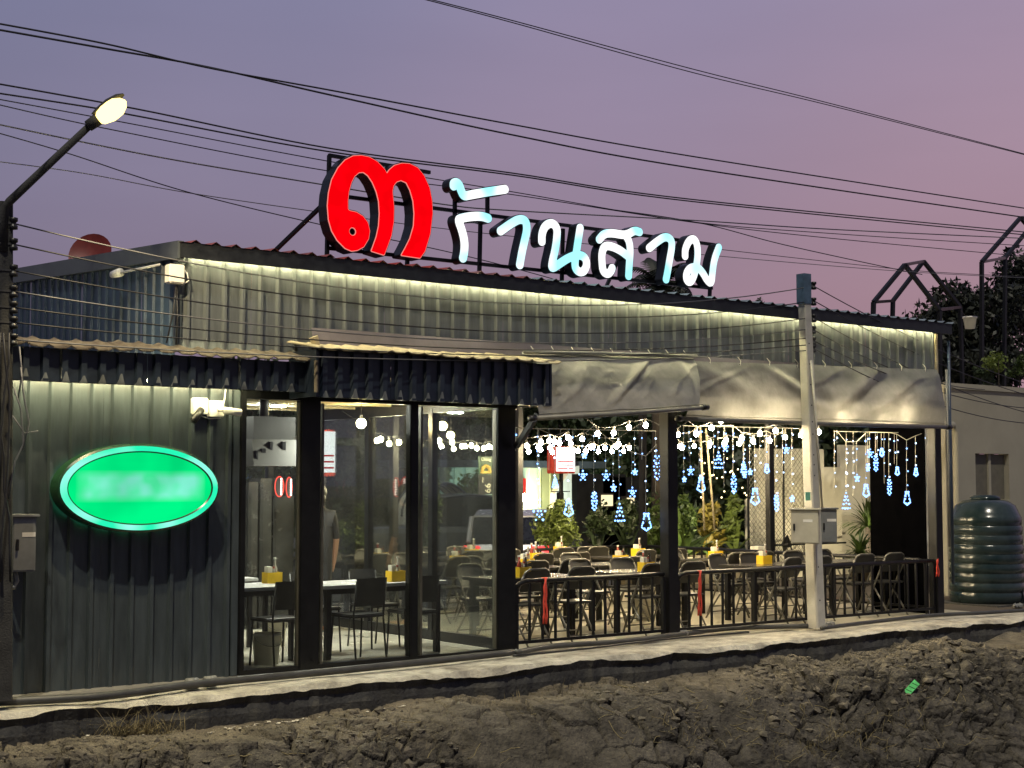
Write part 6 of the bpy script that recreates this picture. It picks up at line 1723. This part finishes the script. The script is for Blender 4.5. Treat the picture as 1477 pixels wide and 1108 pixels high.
# water tank
pc = onZ(1424, 868, 0.0)
t = thing('water_tank', 'ribbed dark green plastic water tank beside the beige building', 'water tank', (pc.x, pc.y, 0))
H_ = 1.55; R0 = 0.54; prof = [(R0*0.97, 0.0)]
nr = 9
for k in range(nr):
    z0_ = 0.03 + k*(H_-0.30)/nr; dz = (H_-0.30)/nr; rr_ = R0*(1 - 0.05*max(0, k-4)/5)
    prof += [(rr_*0.978, z0_), (rr_, z0_+dz*0.10), (rr_*(1.002 if k % 2 else 0.995), z0_+dz*0.80), (rr_*0.978, z0_+dz*0.9)]
prof += [(R0*0.90, H_-0.24), (R0*0.80, H_-0.12), (R0*0.60, H_-0.05), (R0*0.42, H_-0.035)]
MB().lathe(prof, (pc.x, pc.y, 0.0), 40).build('shell', 'tank_green', t, True)
MB().lathe([(0.22, H_-0.04), (0.22, H_), (0.16, H_+0.03), (0.05, H_+0.035)], (pc.x, pc.y, 0), 24).build('lid', 'tank_green', t, True)
MB().tube([onY(1455, 740, pc.y-0.3), onY(1466, 800, pc.y-0.45), onY(1477, 870, pc.y-0.55)], 0.012, 6).build('hose', 'navy_sheet', t, True)
tag(MB().cbox(pc.x-0.6, pc.x+0.6, pc.y-0.6, pc.y+0.6, -0.1, -0.001, 0.02).build('tank_slab', 'kerb_face'), 'low concrete slab under the green water tank', 'slab')
# house-shaped steel frames on the neighbour's roof
YH = 15.6
def house_frame(label, fl, fr, Ya, Yb, base_l, base_r):
    t = thing('house_frame', label, 'frame', onY(*fl[0], Ya))
    for pts, Yq in ((fl, Ya), (fr, Yb)):
        for q0, q1 in zip(pts[:-1], pts[1:]):
            MB().bar(onY(*q0, Yq), onY(*q1, Yq), 0.032).build('bar', 'dark_frame', t)
    for i in range(1, min(len(fl), len(fr))-1):
        MB().bar(onY(*fl[i], Ya), onY(*fr[i], Yb), 0.026).build('bar', 'dark_frame', t)
    return t
house_frame('house-shaped steel frame standing above the right end of the roof', [(1259, 470), (1260, 436), (1305, 382), (1355, 447), (1356, 560)], [(1287, 470), (1288, 434), (1332, 377), (1385, 443), (1388, 555)], 16.2, 17.4, 0, 0)
house_frame('larger house-shaped steel frame cut by the right edge of the photo', [(1416, 560), (1416, 378), (1472, 314), (1530, 380), (1530, 560)], [(1448, 560), (1450, 372), (1500, 310), (1556, 372), (1556, 560)], 16.6, 17.8, 0, 0)
p = onY(1399, 466, 17.2)
t = thing('hanging_basket', 'white plastic basket hanging on the house-shaped frame', 'basket', p)
MB().lathe([(0.095, -0.11), (0.125, 0.09), (0.14, 0.09), (0.14, 0.12), (0.125, 0.12), (0.10, 0.0)], p, 18).build('tub', 'white_plastic', t, True)
MB().tube([p + Vector((-0.12, 0, 0.11)), onY(1386, 448, 17.0)], 0.006, 5).build('wire', 'cable', t)
# roof garden clutter over the neighbour wall: a lit pale vehicle cab and shrubs
p = onY(1365, 530, 19.5)
t = thing('rooftop_cabin', 'pale little cabin glimpsed between the right roof end and the trees', 'cabin', p)
MB().cbox(p.x-0.25, p.x+0.5, 19.5, 20.3, 0, p.z+0.18, 0.04).build('body', 'white_plastic', t)
MB().box(p.x-0.15, p.x+0.30, 19.485, 19.499, p.z-0.15, p.z+0.10).build('window', 'car_glass', t)
for i, (px, py, mt, lab) in enumerate(((1440, 520, 'leaf_bright', 'bright green shrub on the neighbour roof edge'), (1420, 540, 'leaf_dark', 'low dark shrub on the neighbour roof edge'), (1470, 530, 'leaf_mid', 'green shrub on the neighbour roof by the right photo edge'))):
    p = onY(px, py, 15.6 + 0.3*i)
    t = thing('roof_shrub', lab, 'shrub', (p.x, 15.6+0.3*i, zt_))
    leaf_cloud((p.x, 15.6+0.3*i, p.z), (0.30, 0.25, 0.28), 420, 0.045, 170+i, mt, 'foliage', t, 8)
    MB().tube([(p.x, 15.6+0.3*i, zt_+0.09), (p.x, 15.6+0.3*i, p.z)], 0.012, 5).build('stem', 'bark', t)

# ================================================================== CABLES
def cable(pts, Yc, r, label, mat='cable', group='overhead cables', steps=10):
    P_ = [onY(a, b_, Yc) for a, b_ in pts]
    # smooth the run with Catmull-Rom
    out = []
    for i in range(len(P_)-1):
        p0, p1, p2, p3 = P_[max(0, i-1)], P_[i], P_[i+1], P_[min(len(P_)-1, i+2)]
        for k in range(steps):
            s_ = k/steps
            out.append(0.5*((2*p1) + (p2-p0)*s_ + (2*p0-5*p1+4*p2-p3)*s_*s_ + (3*p1-p0-3*p2+p3)*s_**3))
    out.append(P_[-1])
    o = MB().tube(out, r, 5).build('overhead_cable', mat, None, True)
    return tag(o, label, 'cable', group)
YC = 11.0
cable([(600,-6),(740,30),(1000,100),(1200,150),(1500,228)], YC, 0.0055, 'upper of the two highest cables crossing the top right of the sky')
cable([(600,-4),(740,33),(1000,105),(1200,153),(1500,229)], YC+0.1, 0.0055, 'lower of the two highest cables crossing the top right of the sky')
cable([(-20,31),(150,63),(300,98),(480,131),(740,180),(1000,226),(1500,304)], YC, 0.008, 'upper of the paired cables starting at the top left corner')
cable([(-20,40),(150,70),(300,97),(480,138),(740,195),(1000,243),(1500,317)], YC+0.1, 0.009, 'lower of the paired cables starting at the top left corner')
bundle = [([(-20,118),(200,158),(475,214),(740,250),(1000,288),(1500,337)], 0.009), ([(-20,132),(130,155),(200,168),(475,219),(740,253),(1000,291),(1500,341)], 0.009),
          ([(-20,140),(180,177),(475,233),(740,277),(990,319),(1200,337),(1500,356)], 0.006), ([(-20,147),(160,187),(475,247),(740,281),(1000,321),(1200,344),(1500,372)], 0.006)]
bnames = ['topmost cable of the dense bundle passing behind the red numeral', 'second cable from the top in the bundle passing behind the red numeral', 'third cable from the top in the bundle passing behind the red numeral', 'fourth cable from the top in the bundle passing behind the red numeral']
for i, (pts, r_) in enumerate(bundle): cable(pts, 13.6+0.05*i, r_, bnames[i])
cable([(-20,176),(230,227),(475,268),(640,295),(740,304),(1000,318),(1200,331),(1500,345)], 13.7, 0.008, 'thick greyish cable running below the street lamp bundle', 'cable_pale')
cable([(-20,187),(100,222),(270,277),(475,327),(640,362),(760,392),(900,432)], 13.9, 0.006, 'cable falling from the left edge behind the numeral to the roof')
cable([(-20,231),(120,250),(270,278),(475,308),(640,330),(900,357),(1280,390),(1500,402)], 14.0, 0.005, 'faint cable low in the sky behind the sign letters', 'cable_pale')
cable([(880,302),(1010,322),(1130,353),(1290,388),(1330,396)], 14.0, 0.007, 'cable dropping from the bundle to the house-shaped frame')
cable([(1040,360),(1200,378),(1340,392),(1500,400)], 14.2, 0.005, 'thin cable leaving the last sign letter to the right')
Ls = [322, 352, 390, 420, 443, 465, 490]; Rs = [413, 434, 458, 474, 487, 497, 505]
ords = ['first', 'second', 'third', 'fourth', 'fifth', 'sixth', 'lowest']
for i, (a, b_) in enumerate(zip(Ls, Rs)):
    pts = []
    for k in range(9):
        u_ = k/8; x_ = 17 + (1170-17)*u_; pts.append((x_, a*(1-u_) + b_*u_ + (62 - 6*i)*4*u_*(1-u_)*(1 if i < 4 else 0.8)))
    A_, B2 = onY(17, a, YL-0.05), onY(1172, b_, YP-0.04)
    out = []
    for k in range(25):
        u_ = k/24; q = A_*(1-u_) + B2*u_; q.z -= (0.42 - 0.045*i)*4*u_*(1-u_); out.append(q)
    o = MB().tube(out, 0.0065, 5).build('overhead_cable', 'cable' if i % 3 else 'cable_pale', None, True)
    tag(o, '%s cable %sstrung between the two poles across the facade' % (ords[i], 'from the top ' if i < 6 else ''), 'cable', 'overhead cables')
for i, (q0, q1, sag) in enumerate((((1174,413),(1500,560),-10), ((1174,434),(1500,575),-6), ((1174,458),(1500,600),0), ((1174,476),(1420,562),0), ((1174,492),(1500,590),4), ((1174,503),(1500,612),6))):
    A_, B2 = onY(*q0, YP-0.04), onY(*q1, 13.0)
    out = []
    for k in range(17):
        u_ = k/16; q = A_*(1-u_) + B2*u_; q.z -= (0.10+0.02*i)*4*u_*(1-u_); out.append(q)
    tag(MB().tube(out, 0.0065, 5).build('overhead_cable', 'cable', None, True), '%s cable %sleading right from the slim pole' % (ords[i] if i < 5 else 'lowest', 'from the top ' if i < 5 else ''), 'cable', 'overhead cables')

# ================================================================== PIPES, STRIP, GRASS ON THE KERB
def ground_pipe(pts, r, label, mat='pipe_grey', coup=()):
    P_ = [onZ(a, b_, 0.04) for a, b_ in pts]
    t = thing('ground_pipe', label, 'pipe', P_[0])
    out = []
    for i in range(len(P_)-1):
        p0, p1, p2, p3 = P_[max(0, i-1)], P_[i], P_[i+1], P_[min(len(P_)-1, i+2)]
        for k in range(6):
            s_ = k/6; out.append(0.5*((2*p1) + (p2-p0)*s_ + (2*p0-5*p1+4*p2-p3)*s_*s_ + (3*p1-p0-3*p2+p3)*s_**3))
    out.append(P_[-1])
    MB().tube(out, r, 8).build('tube', mat, t, True)
    for c_ in coup:
        q = onZ(*c_, 0.04); d = Vector((1, 0.0, 0)); MB().tube([q - d*0.05, q + d*0.05], r*1.45, 10).build('coupling', 'coupling', t, True)
ground_pipe([(-15,1013),(150,1004),(290,986),(450,971),(600,956),(740,941)], 0.034, 'grey pipe lying on the kerb along the left wall and glass room', coup=((277,986),(303,983)))
ground_pipe([(745,941),(800,932),(900,925),(980,915),(1060,906),(1165,903)], 0.03, 'grey pipe along the kerb between glass room and slim pole', coup=((985,914),))
ground_pipe([(1185,906),(1260,897),(1340,888),(1420,884),(1500,879)], 0.024, 'grey pipe along the kerb right of the slim pole')
ground_pipe([(740,946),(850,935),(960,922),(1080,912)], 0.012, 'thin black hose beside the pipe before the railing', 'black_plastic')
q, qn = on_soil(1312, 995)
t = thing('green_strip', 'bright green printed plastic strip lying on the dug earth', 'litter', q)
qn = (qn + Vector((0, -0.5, 0.6))).normalized()
lv = (_R*0.8 + Vector((0, 0.77, 0.64))*0.6); lv = (lv - qn*lv.dot(qn)).normalized(); wv = lv.cross(qn)
m3 = Matrix((wv, lv, qn)).transposed()
MB().obox(q + qn*0.045, (0.075, 0.25, 0.004), m3).build('strip', 'strip_green', t)
for k in (-1, 0, 1):
    MB().obox(q + qn*0.045 + m3 @ Vector((0, k*0.07, 0.0045)), (0.07, 0.008, 0.002), m3 @ Matrix.Rotation(RAD(25), 3, 'Z')).build('print_line', 'leaf_dark', t)
gm = MB()
rr = random.Random(3)
def tuft(px, py, n_, L_, spread=0.14):
    q = on_soil(px, py)[0]
    for i in range(n_):
        b_ = Vector((q.x + rr.gauss(0, spread), min(11.5, q.y + rr.gauss(0, 0.06)), 0)); b_.z = sz(b_.x, b_.y) - 0.01
        d = Vector((rr.gauss(0, 0.6), rr.gauss(-0.15, 0.4), 1)).normalized(); s_ = Vector((rr.gauss(0,1), rr.gauss(0,1), 0)).normalized()*0.004
        ln = L_*rr.uniform(0.4, 1.2); p0 = b_; vs = []
        for k in range(5):
            w_ = s_*(1 - k/4.2); vs += [p0-w_, p0+w_]; p0 = p0 + d*(ln/4); d = (d + Vector((0,0,-0.28)) + Vector((d.x,d.y,0))*0.2).normalized()
        gm.add(vs, [(2*k, 2*k+1, 2*k+3, 2*k+2) for k in range(4)])
tuft(150, 1045, 120, 0.42, 0.22); tuft(190, 1050, 60, 0.3, 0.12); tuft(1240, 1060, 160, 0.20, 0.5); tuft(1180, 1080, 90, 0.16, 0.4); tuft(760, 1000, 24, 0.14, 0.2); tuft(1000, 1060, 60, 0.2, 0.4); tuft(560, 1080, 40, 0.15, 0.3); tuft(820, 990, 30, 0.12, 0.4)
rt = MB()
for i in range(150):
    px_ = rr.choice([rr.gauss(1230, 110), rr.gauss(1010, 90), rr.uniform(30, 1460)]); py_ = rr.uniform(1000, 1100) if i % 3 else rr.uniform(960, 1080)
    q = on_soil(px_, py_)[0]
    if q.y > 11.3: continue
    d = Vector((rr.gauss(0, 1), rr.gauss(0, 0.4), rr.gauss(-0.2, 0.6))).normalized(); p0 = q + Vector((0, -0.01, 0.012)); pts = []
    for k in range(6):
        pts.append(p0.copy()); p0 = p0 + d*rr.uniform(0.02, 0.06); d = (d + Vector((rr.gauss(0, 0.3), rr.gauss(0, 0.2), rr.gauss(0, 0.3)))).normalized()
        p0.z = max(p0.z, sz(p0.x, min(p0.y, 11.4)) + 0.004)
    rt.tube(pts, rr.uniform(0.0018, 0.0045), 4)
tag(rt.build('dead_roots', 'dry_grass'), 'dead roots and twigs sticking out of the dug earth', 'roots', kind='stuff')
tag(gm.build('dry_grass', 'dry_grass'), 'dry grass wisps growing on the dug earth bank', 'grass', kind='stuff')
for i, (px, py) in enumerate(((1194, 902), (1468, 876), (751, 944))):
    q = onZ(px, py, 0.0)
    o = thing('rubble_lump', ['small rubble lump at the foot of the slim pole', 'pale stones on the kerb at the right photo edge', 'mud lump on the kerb before the glass-room corner'][i], 'rubble', (q.x, q.y, 0))
    for k in range(3):
        m = MB(); s_ = 0.05
        m.add([(q.x + (k-1)*0.06 + a*s_*rng.uniform(0.7,1.3), q.y + b_*s_, 0.02 + c*s_*0.8) for a, b_, c in iv*(1+0.25*rng.uniform(-1,1,iv.shape))], ifs)
        m.build('stone', 'coupling', o)
